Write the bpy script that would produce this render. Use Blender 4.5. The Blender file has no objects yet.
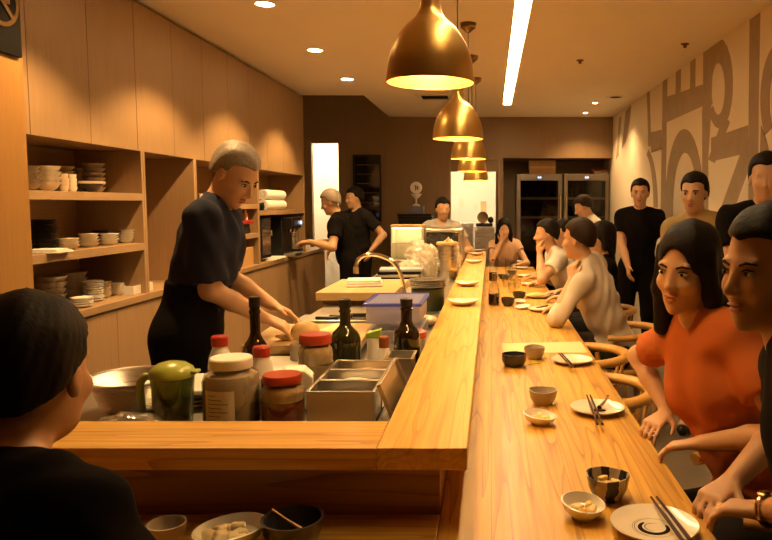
import bpy, math, random
import numpy as np
from mathutils import Vector, Matrix
random.seed(7)
PI = math.pi
C = bpy.context.scene.collection
sc = bpy.context.scene

# ---------------------------------------------------------------- camera model
FPX, PX, PY = 720.0, 491.0, 262.0
PITCH = math.atan(58 / 720)
EYE = 1.5

def ray(px, py):
    x = (px - PX) / FPX; u = -(py - PY) / FPX
    return (x, math.cos(PITCH) + u * math.sin(PITCH), -math.sin(PITCH) + u * math.cos(PITCH))
def at_z(px, py, z):
    d = ray(px, py); t = (z - EYE) / d[2]
    return Vector((d[0] * t, d[1] * t, z))
def at_y(px, py, Y):
    d = ray(px, py); t = Y / d[1]
    return Vector((d[0] * t, Y, EYE + d[2] * t))
def at_x(px, py, X):
    d = ray(px, py); t = X / d[0]
    return Vector((X, d[1] * t, EYE + d[2] * t))

cam = bpy.data.cameras.new('camera')
cam_o = bpy.data.objects.new('camera', cam); C.objects.link(cam_o)
cam.sensor_fit = 'HORIZONTAL'; cam.sensor_width = 36
cam.lens = 36 * FPX / 772
cam.shift_x = (386 - PX) / 772
cam.shift_y = (PY - 270) / 772
cam.clip_start = 0.05
cam_o.location = (0, 0, EYE)
cam_o.rotation_euler = (PI / 2 - PITCH, 0, 0)
sc.camera = cam_o

# ---------------------------------------------------------------- materials
def new_mat(name):
    m = bpy.data.materials.new(name); m.use_nodes = True
    nt = m.node_tree
    return m, nt, nt.nodes['Principled BSDF']

def N(nt, t, **kw):
    n = nt.nodes.new(t)
    for k, v in kw.items(): setattr(n, k, v)
    return n

def plain(name, col, rough=.5, metal=0, spec=.5, var=.0, vscale=8, bump=0, bscale=200, coat=0, trans=0, sss=0, ior=1.45):
    m, nt, b = new_mat(name)
    b.inputs['Base Color'].default_value = (*col, 1)
    b.inputs['Roughness'].default_value = rough
    b.inputs['Metallic'].default_value = metal
    b.inputs['Specular IOR Level'].default_value = spec
    b.inputs['Coat Weight'].default_value = coat
    b.inputs['Transmission Weight'].default_value = trans
    b.inputs['IOR'].default_value = ior
    if sss:
        b.inputs['Subsurface Weight'].default_value = sss
        b.inputs['Subsurface Radius'].default_value = (.01, .004, .002)
    tc = N(nt, 'ShaderNodeTexCoord')
    if var:
        nz = N(nt, 'ShaderNodeTexNoise'); nz.inputs['Scale'].default_value = vscale; nz.inputs['Detail'].default_value = 5
        nt.links.new(tc.outputs['Object'], nz.inputs['Vector'])
        mx = N(nt, 'ShaderNodeMix', data_type='RGBA')
        mx.inputs[6].default_value = (*[max(0, c * (1 - var)) for c in col], 1)
        mx.inputs[7].default_value = (*[min(1, c * (1 + var)) for c in col], 1)
        nt.links.new(nz.outputs['Fac'], mx.inputs[0]); nt.links.new(mx.outputs[2], b.inputs['Base Color'])
    if bump:
        nb = N(nt, 'ShaderNodeTexNoise'); nb.inputs['Scale'].default_value = bscale; nb.inputs['Detail'].default_value = 3
        nt.links.new(tc.outputs['Object'], nb.inputs['Vector'])
        bp = N(nt, 'ShaderNodeBump'); bp.inputs['Strength'].default_value = bump; bp.inputs['Distance'].default_value = .002
        nt.links.new(nb.outputs['Fac'], bp.inputs['Height']); nt.links.new(bp.outputs['Normal'], b.inputs['Normal'])
    return m

def wood(name, c_dark, c_light, axis='Y', rough=.35, fine=60, coarse=5, cath=.5, plank=None, plank_axis=0, coat=0, bump=.05):
    """axis: the direction the grain runs in object space"""
    m, nt, b = new_mat(name)
    tc = N(nt, 'ShaderNodeTexCoord')
    ai = 'XYZ'.index(axis)
    vec = tc.outputs['Object']
    if plank:                                     # each board gets its own piece of timber
        sx = N(nt, 'ShaderNodeSeparateXYZ'); nt.links.new(vec, sx.inputs[0])
        dv = N(nt, 'ShaderNodeMath', operation='DIVIDE'); dv.inputs[1].default_value = plank
        nt.links.new(sx.outputs[plank_axis], dv.inputs[0])
        fl = N(nt, 'ShaderNodeMath', operation='FLOOR'); nt.links.new(dv.outputs[0], fl.inputs[0])
        fr = N(nt, 'ShaderNodeMath', operation='FRACT'); nt.links.new(dv.outputs[0], fr.inputs[0])
        wn = N(nt, 'ShaderNodeTexWhiteNoise', noise_dimensions='1D'); nt.links.new(fl.outputs[0], wn.inputs['W'])
        sc_ = N(nt, 'ShaderNodeVectorMath', operation='SCALE'); sc_.inputs['Scale'].default_value = 7
        nt.links.new(wn.outputs['Color'], sc_.inputs[0])
        ad = N(nt, 'ShaderNodeVectorMath', operation='ADD'); nt.links.new(vec, ad.inputs[0]); nt.links.new(sc_.outputs[0], ad.inputs[1])
        vec = ad.outputs[0]
    def mapped(across, along):
        mp = N(nt, 'ShaderNodeMapping')
        s = [across] * 3; s[ai] = along
        mp.inputs['Scale'].default_value = s
        nt.links.new(vec, mp.inputs['Vector']); return mp.outputs[0]
    n1 = N(nt, 'ShaderNodeTexNoise'); n1.inputs['Scale'].default_value = 1; n1.inputs['Detail'].default_value = 4
    nt.links.new(mapped(fine, fine * .035), n1.inputs['Vector'])
    n2 = N(nt, 'ShaderNodeTexNoise'); n2.inputs['Scale'].default_value = 1; n2.inputs['Detail'].default_value = 2; n2.inputs['Distortion'].default_value = .15
    nt.links.new(mapped(coarse, coarse * .055), n2.inputs['Vector'])
    mu = N(nt, 'ShaderNodeMath', operation='MULTIPLY'); mu.inputs[1].default_value = 9
    nt.links.new(n2.outputs['Fac'], mu.inputs[0])
    fr2 = N(nt, 'ShaderNodeMath', operation='FRACT'); nt.links.new(mu.outputs[0], fr2.inputs[0])   # growth rings
    pw = N(nt, 'ShaderNodeMath', operation='POWER'); pw.inputs[1].default_value = 5; nt.links.new(fr2.outputs[0], pw.inputs[0])
    m1 = N(nt, 'ShaderNodeMath', operation='MULTIPLY'); m1.inputs[1].default_value = cath; nt.links.new(pw.outputs[0], m1.inputs[0])
    rm = N(nt, 'ShaderNodeMapRange'); rm.inputs['From Min'].default_value = .3; rm.inputs['From Max'].default_value = .7
    nt.links.new(n1.outputs['Fac'], rm.inputs['Value'])
    m2 = N(nt, 'ShaderNodeMath', operation='MULTIPLY'); m2.inputs[1].default_value = .5; nt.links.new(rm.outputs[0], m2.inputs[0])
    m3 = N(nt, 'ShaderNodeMath', operation='ADD'); nt.links.new(m1.outputs[0], m3.inputs[0]); nt.links.new(m2.outputs[0], m3.inputs[1])
    last = m3.outputs[0]
    if plank:
        m4 = N(nt, 'ShaderNodeMath', operation='MULTIPLY_ADD'); m4.inputs[1].default_value = .35
        nt.links.new(wn.outputs['Value'], m4.inputs[0]); nt.links.new(last, m4.inputs[2])
        lt = N(nt, 'ShaderNodeMath', operation='LESS_THAN'); lt.inputs[1].default_value = .012; nt.links.new(fr.outputs[0], lt.inputs[0])
        m5 = N(nt, 'ShaderNodeMath', operation='MULTIPLY_ADD'); m5.inputs[1].default_value = .6
        nt.links.new(lt.outputs[0], m5.inputs[0]); nt.links.new(m4.outputs[0], m5.inputs[2])
        last = m5.outputs[0]
    mx = N(nt, 'ShaderNodeMix', data_type='RGBA'); mx.clamp_factor = True
    mx.inputs[6].default_value = (*c_light, 1); mx.inputs[7].default_value = (*c_dark, 1)
    nt.links.new(last, mx.inputs[0]); nt.links.new(mx.outputs[2], b.inputs['Base Color'])
    b.inputs['Roughness'].default_value = rough
    b.inputs['Coat Weight'].default_value = coat; b.inputs['Coat Roughness'].default_value = .15
    bp = N(nt, 'ShaderNodeBump'); bp.inputs['Strength'].default_value = bump; bp.inputs['Distance'].default_value = .002; bp.invert = True
    nt.links.new(last, bp.inputs['Height']); nt.links.new(bp.outputs['Normal'], b.inputs['Normal'])
    return m

def brushed(name, col, rough=.3, aniso_axis='Z'):
    m, nt, b = new_mat(name)
    b.inputs['Base Color'].default_value = (*col, 1); b.inputs['Metallic'].default_value = 1
    tc = N(nt, 'ShaderNodeTexCoord'); mp = N(nt, 'ShaderNodeMapping')
    s = [6, 6, 6]; s['XYZ'.index(aniso_axis)] = 400
    mp.inputs['Scale'].default_value = s
    nt.links.new(tc.outputs['Object'], mp.inputs['Vector'])
    nz = N(nt, 'ShaderNodeTexNoise'); nz.inputs['Scale'].default_value = 1; nz.inputs['Detail'].default_value = 2
    nt.links.new(mp.outputs[0], nz.inputs['Vector'])
    rr = N(nt, 'ShaderNodeMapRange'); rr.inputs['To Min'].default_value = rough - .08; rr.inputs['To Max'].default_value = rough + .1
    nt.links.new(nz.outputs['Fac'], rr.inputs['Value']); nt.links.new(rr.outputs[0], b.inputs['Roughness'])
    bp = N(nt, 'ShaderNodeBump'); bp.inputs['Strength'].default_value = .08; bp.inputs['Distance'].default_value = .001
    nt.links.new(nz.outputs['Fac'], bp.inputs['Height']); nt.links.new(bp.outputs['Normal'], b.inputs['Normal'])
    return m

def emit(name, col, strength):
    m, nt, b = new_mat(name)
    b.inputs['Base Color'].default_value = (.8, .8, .8, 1)
    b.inputs['Emission Color'].default_value = (*col, 1)
    b.inputs['Emission Strength'].default_value = strength
    return m

def clear(name, tint=(1, 1, 1), gloss=.12, milky=0, rough=.03):
    """thin clear glass or plastic: see-through film with a sheen that grows at grazing angles"""
    m, nt, b = new_mat(name); nt.nodes.remove(b)
    out = nt.nodes['Material Output']
    tr = N(nt, 'ShaderNodeBsdfTransparent'); tr.inputs[0].default_value = (*tint, 1)
    gl = N(nt, 'ShaderNodeBsdfGlossy'); gl.inputs['Roughness'].default_value = rough
    lw = N(nt, 'ShaderNodeLayerWeight'); lw.inputs['Blend'].default_value = .25
    mr = N(nt, 'ShaderNodeMapRange'); mr.inputs['To Min'].default_value = gloss * .35; mr.inputs['To Max'].default_value = min(1, gloss * 4)
    nt.links.new(lw.outputs['Facing'], mr.inputs['Value'])
    mix = N(nt, 'ShaderNodeMixShader'); nt.links.new(mr.outputs[0], mix.inputs[0])
    src = tr.outputs[0]
    if milky:
        df = N(nt, 'ShaderNodeBsdfDiffuse'); df.inputs[0].default_value = (*tint, 1)
        tl = N(nt, 'ShaderNodeBsdfTranslucent'); tl.inputs[0].default_value = (*tint, 1)
        a = N(nt, 'ShaderNodeMixShader'); a.inputs[0].default_value = .5
        nt.links.new(df.outputs[0], a.inputs[1]); nt.links.new(tl.outputs[0], a.inputs[2])
        mm = N(nt, 'ShaderNodeMixShader'); mm.inputs[0].default_value = milky
        nt.links.new(tr.outputs[0], mm.inputs[1]); nt.links.new(a.outputs[0], mm.inputs[2]); src = mm.outputs[0]
    nt.links.new(src, mix.inputs[1]); nt.links.new(gl.outputs[0], mix.inputs[2])
    nt.links.new(mix.outputs[0], out.inputs[0])
    return m

M = {}
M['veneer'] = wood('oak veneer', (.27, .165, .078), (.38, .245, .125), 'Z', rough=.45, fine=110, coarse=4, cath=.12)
M['veneer_in'] = wood('oak veneer shelf lining', (.27, .165, .078), (.38, .245, .125), 'Y', rough=.5, fine=110, coarse=4, cath=.12)
M['veneer_shaded'] = wood('shaded oak veneer', (.215, .135, .068), (.30, .195, .105), 'Z', rough=.5, fine=90, coarse=4, cath=.12)  # same oak as the cabinets, weaker light painted in as a darker tone
M['post'] = wood('honey veneer', (.29, .145, .035), (.38, .20, .055), 'Z', rough=.4, fine=90, coarse=3, cath=.1)
M['ash'] = wood('oiled ash boards', (.33, .155, .014), (.68, .385, .052), 'Y', rough=.42, fine=80, coarse=9, cath=.8, plank=.21, plank_axis=0, coat=.05)
M['ash_x'] = wood('oiled ash crossways', (.34, .16, .018), (.66, .38, .062), 'X', rough=.36, fine=80, coarse=9, cath=.7, coat=.15)
M['ash_ledge'] = wood('oiled ash ledge', (.42, .21, .026), (.70, .42, .085), 'Y', rough=.36, fine=80, coarse=9, cath=.65, coat=.15)
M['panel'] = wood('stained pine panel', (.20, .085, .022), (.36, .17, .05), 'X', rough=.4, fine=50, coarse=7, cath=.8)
M['chairwood'] = wood('bent beech', (.46, .22, .045), (.60, .32, .08), 'X', rough=.35, fine=60, coarse=4, cath=.2)
M['boardwood'] = wood('chopping board wood', (.42, .26, .10), (.55, .37, .17), 'X', rough=.5, fine=80, coarse=5, cath=.3)
M['crate'] = wood('pale crate wood', (.45, .25, .09), (.60, .36, .14), 'X', rough=.5, fine=80, coarse=5, cath=.3)
M['plaster'] = plain('cream plaster', (.78, .70, .58), .8, var=.04, vscale=3, bump=.06, bscale=90)
M['ceiling'] = plain('ceiling paint', (.88, .82, .73), .85, var=.03, vscale=2)
M['mural'] = plain('mural taupe paint', (.36, .28, .20), .8, var=.14, vscale=9)
M['white_wall'] = plain('white kitchen wall', (.85, .84, .80), .6, var=.02)
M['floor'] = plain('dark stone floor', (.22, .17, .12), .5, var=.2, vscale=4)
M['steel'] = plain('satin steel', (.58, .55, .50), .32, 1, var=.06, vscale=12)
M['steel_v'] = brushed('brushed steel upright', (.62, .60, .56), .28, 'Z')
M['chrome'] = plain('polished chrome', (.78, .76, .72), .10, 1)
M['brass'] = brushed('brushed brass', (.62, .42, .14), .34, 'Z')
M['brass_in'] = plain('shade lining', (.50, .28, .07), .4, .4)
M['copper'] = plain('copper collar', (.45, .18, .06), .35, 1)
M['dark_brass'] = plain('aged brass canopy', (.20, .12, .045), .4, 1)
M['cable'] = plain('black cable', (.012, .010, .008), .6)
M['black'] = plain('black plastic', (.012, .011, .010), .35)
M['black_matte'] = plain('matte black', (.008, .007, .006), .9, spec=.12)
M['white'] = plain('white plastic', (.80, .78, .74), .4)
M['paper'] = plain('paper', (.82, .79, .72), .8, var=.03)
M['cream_glaze'] = plain('cream glazed stoneware', (.72, .65, .53), .28, var=.07, vscale=30, coat=.3)
M['white_glaze'] = plain('white porcelain', (.82, .79, .72), .18, var=.03, vscale=20, coat=.4)
M['grey_glaze'] = plain('grey glazed stoneware', (.38, .32, .25), .3, var=.15, vscale=25, coat=.3)
M['tan_glaze'] = plain('tan stoneware', (.60, .47, .32), .35, var=.1, vscale=20, coat=.2)
M['dark_glaze'] = plain('black blue glaze', (.028, .026, .030), .25, var=.3, vscale=40, coat=.4)
M['black_plate'] = plain('black lacquer plate', (.018, .014, .012), .35)
M['olive'] = clear('olive tinted plastic', (.42, .50, .10), .15, milky=.22)
M['olive_solid'] = plain('olive plastic', (.30, .36, .055), .3, coat=.3, sss=0)
M['glass'] = clear('clear glass', (.96, .97, .95), .22)
M['glass_dim'] = clear('smoky door glass', (.55, .52, .48), .10)
M['frost'] = clear('frosted plastic', (.86, .87, .90), .12, milky=.5, rough=.25)
M['blue_lid'] = clear('blue plastic', (.22, .26, .80), .12, milky=.78, rough=.2)
M['film'] = clear('crumpled clear film', (.90, .86, .78), .12, milky=.72, rough=.25)
M['film_clear'] = clear('thin clear film', (.95, .94, .92), .3, milky=.22, rough=.1)
M['dark_steel'] = brushed('dark steel frame', (.26, .23, .20), .34, 'Z')
M['frost_blue'] = clear('lavender tinted plastic', (.60, .63, .95), .12, milky=.5, rough=.25)
M['bottle'] = plain('dark brown bottle glass', (.014, .008, .004), .06, coat=.5)
M['bottle_green'] = plain('dark olive bottle glass', (.022, .024, .006), .07, coat=.5)
M['red'] = plain('red plastic', (.40, .022, .010), .35, var=.1, coat=.2)
M['red_lid'] = plain('red tin lid', (.40, .045, .016), .3, var=.15, vscale=30, coat=.3)
M['green'] = plain('green cap', (.25, .40, .04), .4)
M['brown_cap'] = plain('brown cap', (.28, .075, .02), .4)
M['chilli'] = plain('chilli paste', (.26, .045, .012), .5, var=.5, vscale=60, bump=.5, bscale=90)
M['paste'] = plain('pale miso', (.55, .40, .22), .6, var=.3, vscale=40, bump=.4, bscale=90)
M['soy'] = plain('soy sauce', (.02, .007, .003), .1)
M['ginger'] = plain('pickled ginger', (.75, .52, .18), .4, var=.2, vscale=60, sss=.1)
M['daikon'] = plain('pale pickles', (.74, .66, .44), .45, var=.15, vscale=50)
M['fish'] = plain('pale fillet', (.80, .62, .36), .45, var=.2, vscale=25, bump=.3, bscale=60)
M['bun'] = plain('baked bun', (.66, .42, .16), .5, var=.15)
M['towel'] = plain('white towel', (.74, .71, .66), .9, bump=.5, bscale=300)
M['egg'] = plain('pale rice cake', (.72, .68, .60), .5, var=.08)
M['greyfish'] = plain('grey mackerel', (.17, .16, .15), .35, var=.3, vscale=30)
M['lacquer'] = plain('brown lacquered chopsticks', (.045, .012, .004), .5, spec=.2)
M['mat'] = plain('yellow paper menu mat', (.66, .53, .30), .8, var=.04)
M['screen'] = plain('dark screen glass', (.012, .012, .013), .06, coat=.5)
M['hair'] = plain('black hair', (.010, .007, .005), .62, spec=.2, var=.4, vscale=70, bump=.5, bscale=120)
M['hair_brown'] = plain('dark brown hair', (.026, .014, .007), .62, spec=.2, var=.4, vscale=70, bump=.5, bscale=120)
M['hair_grey'] = plain('cropped grey hair', (.26, .22, .17), .55, var=.4, vscale=90, bump=.5, bscale=150)
M['skin'] = plain('skin', (.56, .33, .19), .5, var=.06, vscale=12, sss=.08)
M['skin_tan'] = plain('tanned skin', (.50, .28, .15), .5, var=.06, vscale=12, sss=.08)
M['lip'] = plain('lips', (.40, .13, .09), .4)
M['eyewhite'] = plain('eye white', (.62, .56, .48), .2)
M['iris'] = plain('dark iris', (.015, .010, .007), .15)
M['navy'] = plain('navy cotton', (.017, .019, .036), .9, spec=.2, var=.15, vscale=20, bump=.3, bscale=250)
M['black_cloth'] = plain('black cotton', (.006, .005, .005), .95, spec=.1, var=.1, bump=.3, bscale=250)
M['charcoal'] = plain('charcoal cotton', (.016, .014, .014), .95, spec=.1, var=.1, bump=.3, bscale=250)
M['whitecloth'] = plain('white cotton', (.62, .58, .52), .85, var=.05, bump=.3, bscale=250)
M['beigecloth'] = plain('beige linen shirt', (.58, .50, .40), .85, var=.06, bump=.4, bscale=220)
M['orangecloth'] = plain('orange cotton', (.46, .12, .028), .9, spec=.2, var=.08, bump=.3, bscale=250)
M['olivecloth'] = plain('khaki cotton', (.33, .23, .09), .85, var=.08, bump=.3, bscale=250)
M['peachcloth'] = plain('peach cotton', (.60, .38, .24), .85, var=.06, bump=.3, bscale=250)
M['bluecloth'] = plain('pale blue cotton', (.40, .42, .46), .85, var=.06, bump=.3, bscale=250)
M['greycloth'] = plain('pale grey cotton', (.42, .40, .37), .85, var=.06, bump=.3, bscale=250)
M['gold'] = plain('gold watch metal', (.75, .55, .28), .2, 1)
M['cardboard'] = plain('cardboard', (.40, .23, .10), .8, var=.08)
WARM = (1.0, .59, .23)
M['bulb'] = emit('glowing bulb', (1.0, .55, .165), 142)
M['down'] = emit('downlight lens', (1.0, .62, .26), 26)
M['slot'] = emit('light slot diffuser', (1.0, .70, .34), 13)
M['kitlamp'] = emit('kitchen tube light', (1.0, .70, .38), 40)
M['caselamp'] = emit('display case lamp', (1.0, .66, .28), 5)
M['led'] = emit('blue display digits', (.25, .55, 1.0), .8)

# ---------------------------------------------------------------- mesh helpers
class MB:
    def __init__(s): s.v = []; s.f = []; s.mi = []; s.cur = 0
    def add(s, vs, fs):
        o = len(s.v); s.v += [tuple(p) for p in vs]
        for f in fs: s.f.append(tuple(i + o for i in f)); s.mi.append(s.cur)
        return s
    def box(s, x0, y0, z0, x1, y1, z1):
        vs = [(x, y, z) for z in (z0, z1) for y in (y0, y1) for x in (x0, x1)]
        return s.add(vs, [(0, 2, 3, 1), (4, 5, 7, 6), (0, 1, 5, 4), (2, 6, 7, 3), (0, 4, 6, 2), (1, 3, 7, 5)])
    def obox(s, c, size, R=None):
        R = R or Matrix.Identity(3); c = Vector(c); h = Vector(size) / 2
        vs = [c + R @ Vector((x * h.x, y * h.y, z * h.z)) for z in (-1, 1) for y in (-1, 1) for x in (-1, 1)]
        return s.add(vs, [(0, 2, 3, 1), (4, 5, 7, 6), (0, 1, 5, 4), (2, 6, 7, 3), (0, 4, 6, 2), (1, 3, 7, 5)])
    def lathe(s, prof, c=(0, 0, 0), seg=32, wob=None, ang=0):
        c = Vector(c); vs = []; fs = []; rings = []
        for i, (r, z) in enumerate(prof):
            if r < 1e-6:
                vs.append(c + Vector((0, 0, z))); rings.append([len(vs) - 1])
            else:
                st = len(vs)
                for k in range(seg):
                    a = 2 * PI * k / seg + ang; rr, dz = r, 0
                    if wob: rr, dz = wob(a, r, z)
                    vs.append(c + Vector((rr * math.cos(a), rr * math.sin(a), z + dz)))
                rings.append(list(range(st, st + seg)))
        for A, B in zip(rings, rings[1:]):
            if len(A) == 1 and len(B) == 1: continue
            for k in range(seg):
                k2 = (k + 1) % seg
                if len(A) == 1: fs.append((A[0], B[k2], B[k]))
                elif len(B) == 1: fs.append((A[k], A[k2], B[0]))
                else: fs.append((A[k], A[k2], B[k2], B[k]))
        return s.add(vs, fs)
    def cyl(s, c, r, h, seg=24, r2=None):
        return s.lathe([(0, 0), (r, 0), (r2 if r2 is not None else r, h), (0, h)], c, seg)
    def tube(s, pts, r, seg=10, flat=1.0, caps=True):
        """tube along pts; flat scales the section along the side axis"""
        pts = [Vector(p) for p in pts]; n = len(pts); vs = []; fs = []
        rs = r if isinstance(r, (list, tuple)) else [r] * n
        up0 = Vector((0, 0, 1)); prev = None
        for i, p in enumerate(pts):
            t = (pts[min(i + 1, n - 1)] - pts[max(i - 1, 0)]).normalized()
            if prev is None:
                ref = up0 if abs(t.z) < .9 else Vector((1, 0, 0))
                side = t.cross(ref).normalized()
            else:
                side = (prev - t * prev.dot(t)).normalized()
            prev = side; up = side.cross(t).normalized()
            for k in range(seg):
                a = 2 * PI * k / seg
                vs.append(p + side * (math.cos(a) * rs[i] * flat) + up * (math.sin(a) * rs[i]))
        for i in range(n - 1):
            for k in range(seg):
                k2 = (k + 1) % seg
                fs.append((i * seg + k, i * seg + k2, (i + 1) * seg + k2, (i + 1) * seg + k))
        if caps:
            fs.append(tuple(range(seg))[::-1]); fs.append(tuple((n - 1) * seg + k for k in range(seg)))
        return s.add(vs, fs)
    def prism(s, poly, d0, d1, plane='XY'):
        f = {'XY': lambda a, b, d: (a, b, d), 'XZ': lambda a, b, d: (a, d, b), 'YZ': lambda a, b, d: (d, a, b)}[plane]
        n = len(poly)
        vs = [f(a, b, d0) for a, b in poly] + [f(a, b, d1) for a, b in poly]
        fs = [tuple(range(n))[::-1], tuple(range(n, 2 * n))] + [(k, (k + 1) % n, n + (k + 1) % n, n + k) for k in range(n)]
        return s.add(vs, fs)
    def ellip(s, c, r, seg=20, rings=12, R=None):
        c = Vector(c); R = R or Matrix.Identity(3); vs = []; fs = []
        if not hasattr(r, '__len__'): r = (r, r, r)
        for i in range(rings + 1):
            th = PI * i / rings
            for k in range(seg):
                a = 2 * PI * k / seg
                vs.append(c + R @ Vector((r[0] * math.sin(th) * math.cos(a), r[1] * math.sin(th) * math.sin(a), r[2] * math.cos(th))))
        for i in range(rings):
            for k in range(seg):
                k2 = (k + 1) % seg
                fs.append((i * seg + k, (i + 1) * seg + k, (i + 1) * seg + k2, i * seg + k2))
        return s.add(vs, fs)
    def build(s, name, mat, parent=None, loc=None, rot=None, bevel=0, smooth=True, angle=35, rotm=None):
        me = bpy.data.meshes.new(name); me.from_pydata(s.v, [], s.f)
        import bmesh
        bm = bmesh.new(); bm.from_mesh(me)
        bmesh.ops.remove_doubles(bm, verts=bm.verts, dist=1e-6)
        bmesh.ops.recalc_face_normals(bm, faces=bm.faces)
        bm.to_mesh(me); bm.free()
        mats = mat if isinstance(mat, (list, tuple)) else [mat]
        for m in mats: me.materials.append(m)
        if len(mats) > 1 and len(me.polygons) == len(s.mi): me.polygons.foreach_set('material_index', s.mi)
        if smooth:
            me.polygons.foreach_set('use_smooth', [True] * len(me.polygons))
            me.set_sharp_from_angle(angle=math.radians(angle))
        o = bpy.data.objects.new(name, me); C.objects.link(o)
        if parent: o.parent = parent
        if loc is not None: o.location = loc
        if rot is not None: o.rotation_euler = rot
        if bevel:
            b = o.modifiers.new('bevel', 'BEVEL'); b.width = bevel; b.segments = 2; b.limit_method = 'ANGLE'; b.angle_limit = math.radians(40)
        return o

def tag(o, label=None, cat=None, group=None, kind=None):
    if label: o['label'] = label
    if cat: o['category'] = cat
    if group: o['group'] = group
    if kind: o['kind'] = kind
    return o
def thing(name, label, cat, loc=(0, 0, 0), rz=0, group=None):
    o = bpy.data.objects.new(name, None); C.objects.link(o)
    o.empty_display_size = .05
    o.location = loc; o.rotation_euler = (0, 0, rz)
    return tag(o, label, cat, group)
def structure(name, mb, mat, parent=None, bevel=0):
    o = mb.build(name, mat, parent, bevel=bevel)
    if parent is None: o['kind'] = 'structure'
    return o
def dup(o, loc=None, rz=None, label=None, group=None, parent=None):
    c = o.copy(); C.objects.link(c)
    if parent is not None: c.parent = parent
    for ch in list(o.children): dup(ch, parent=c)
    if loc is not None: c.location = loc
    if rz is not None: c.rotation_euler = (c.rotation_euler[0], c.rotation_euler[1], rz)
    if label: c['label'] = label
    if group: c['group'] = group
    return c
ORD = ['top', 'second', 'third', 'fourth', 'fifth', 'sixth', 'seventh', 'eighth', 'ninth', 'tenth', 'eleventh', 'twelfth', 'thirteenth', 'fourteenth', 'fifteenth']
def nth_from_top(i, n):
    if i == 0: return 'topmost'
    if i == n - 1: return 'bottommost'
    return ORD[i] + ' from top'
SPOT_W = 42.0; EXPOSURE = 1.7

# ================================================================ SETTING
CEIL = 2.70
XL, XR, YB = -2.07, 1.69, 10.10          # cabinet fronts on the left, right wall, back wall
XLW = -2.50                              # wall behind the cabinets
structure('floor', MB().box(-3.4, -1.6, -.10, 1.9, 13.2, 0), M['floor'])
# ceiling with the raised bay over the service corridor and the recess of the light slot
c = MB()
c.box(-3.4, -1.6, CEIL, .145, 8.10, CEIL + .12); c.box(.245, -1.6, CEIL, 1.9, 8.10, CEIL + .12)
c.box(-1.41, 8.10, CEIL, .145, YB, CEIL + .12); c.box(.245, 8.10, CEIL, 1.9, YB, CEIL + .12)
c.box(.145, -1.6, CEIL, .245, 1.5, CEIL + .12); c.box(.145, 8.88, CEIL, .245, YB, CEIL + .12)
c.box(.145, 1.5, CEIL + .10, .245, 8.88, CEIL + .12)
c.box(-3.4, 8.10, CEIL + .35, -1.41, YB, CEIL + .45)
c.box(-1.45, 8.10, CEIL + .12, -1.41, YB, CEIL + .45); c.box(-3.4, 8.06, CEIL + .12, -1.41, 8.10, CEIL + .45)
structure('ceiling', c, M['ceiling'])
wr = structure('wall_right', MB().box(XR, -1.6, 0, XR + .15, 10.9, CEIL), M['plaster'])
structure('wall_front', MB().box(-3.4, -1.75, 0, 1.9, -1.6, CEIL), M['veneer_shaded'])
structure('wall_left', MB().box(XLW - .12, 2.95, 0, XLW, 8.05, CEIL), M['veneer_shaded'])
structure('wall_corridor', MB().box(-3.4, 8.05, 0, -3.28, YB, CEIL + .35).box(-3.4, 7.95, 0, XLW - .12, 8.05, CEIL), M['plaster'])
# near wall on the left that ends in front of the shelves
structure('wall_near_left', MB().box(-2.6, -1.6, 0, -1.90, 2.975, CEIL), M['post'])
# back wall: plain panels with the corridor door and kitchen door cut out, niche for the refrigerators
DX0, DX1, DZ = -2.50, -2.125, 2.344
KX0, KX1, KZ = -.585, .125, 2.138
w = MB()
w.box(-3.4, YB, 0, DX0, YB + .1, CEIL + .35); w.box(DX0, YB, DZ, DX1, YB + .1, CEIL + .35)
w.box(DX1, YB, 0, -1.443, YB + .1, CEIL + .35)
w.box(-1.437, YB, 0, KX0, YB + .1, CEIL); w.box(KX0, YB, KZ, .72, YB + .1, CEIL)
w.box(.726, YB, KZ, 1.31, YB + .1, CEIL); w.box(1.316, YB, KZ, XR, YB + .1, CEIL)
w.box(-1.443, YB + .01, 0, -1.437, YB + .1, CEIL + .35); w.box(.72, YB + .01, KZ, .726, YB + .1, CEIL); w.box(1.31, YB + .01, KZ, 1.316, YB + .1, CEIL)
w.box(KX1, YB, 0, .17, YB + .1, KZ)
structure('wall_back', w, M['veneer_shaded'])
structure('wall_niche', MB().box(.07, YB + .8, 0, XR, YB + .9, KZ + .1).box(.125, YB + .1, 0, .17, YB + .8, KZ).box(.07, YB + .1, KZ, XR, YB + .8, KZ + .1), M['veneer_shaded'])
# trim around the kitchen door, with the closed transom board
structure('trim_1', MB().box(KX0, YB - .012, 0, KX0 + .022, YB + .10, KZ).box(KX1 - .022, YB - .012, 0, KX1, YB + .10, KZ).box(KX0 + .022, YB - .012, KZ - .022, KX1 - .022, YB + .10, KZ), M['veneer'])
structure('trim_2', MB().box(KX0 + .022, YB + .03, 1.95, KX1 - .022, YB + .06, KZ - .022), M['veneer_shaded'])
# the lit kitchen behind
k = MB()
k.box(-1.5, 12.9, 0, .07, 13.0, 2.6); k.box(-1.6, YB + .1, 0, -1.5, 13.0, 2.6); k.box(.07, YB + .9, 0, .17, 13.0, 2.6)
k.box(-1.6, YB + .1, 2.6, .17, 13.0, 2.7)
structure('wall_kitchen', k, M['white_wall'])
p = MB()
p.box(-3.2, 11.5, 0, -1.7, 11.6, 2.6); p.box(-3.2, YB + .1, 0, -3.1, 11.5, 2.6); p.box(-1.8, YB + .1, 0, -1.7, 11.5, 2.6); p.box(-3.2, YB + .1, 2.6, -1.7, 11.6, 2.7)
structure('wall_passage', p, M['white_wall'])

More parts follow.
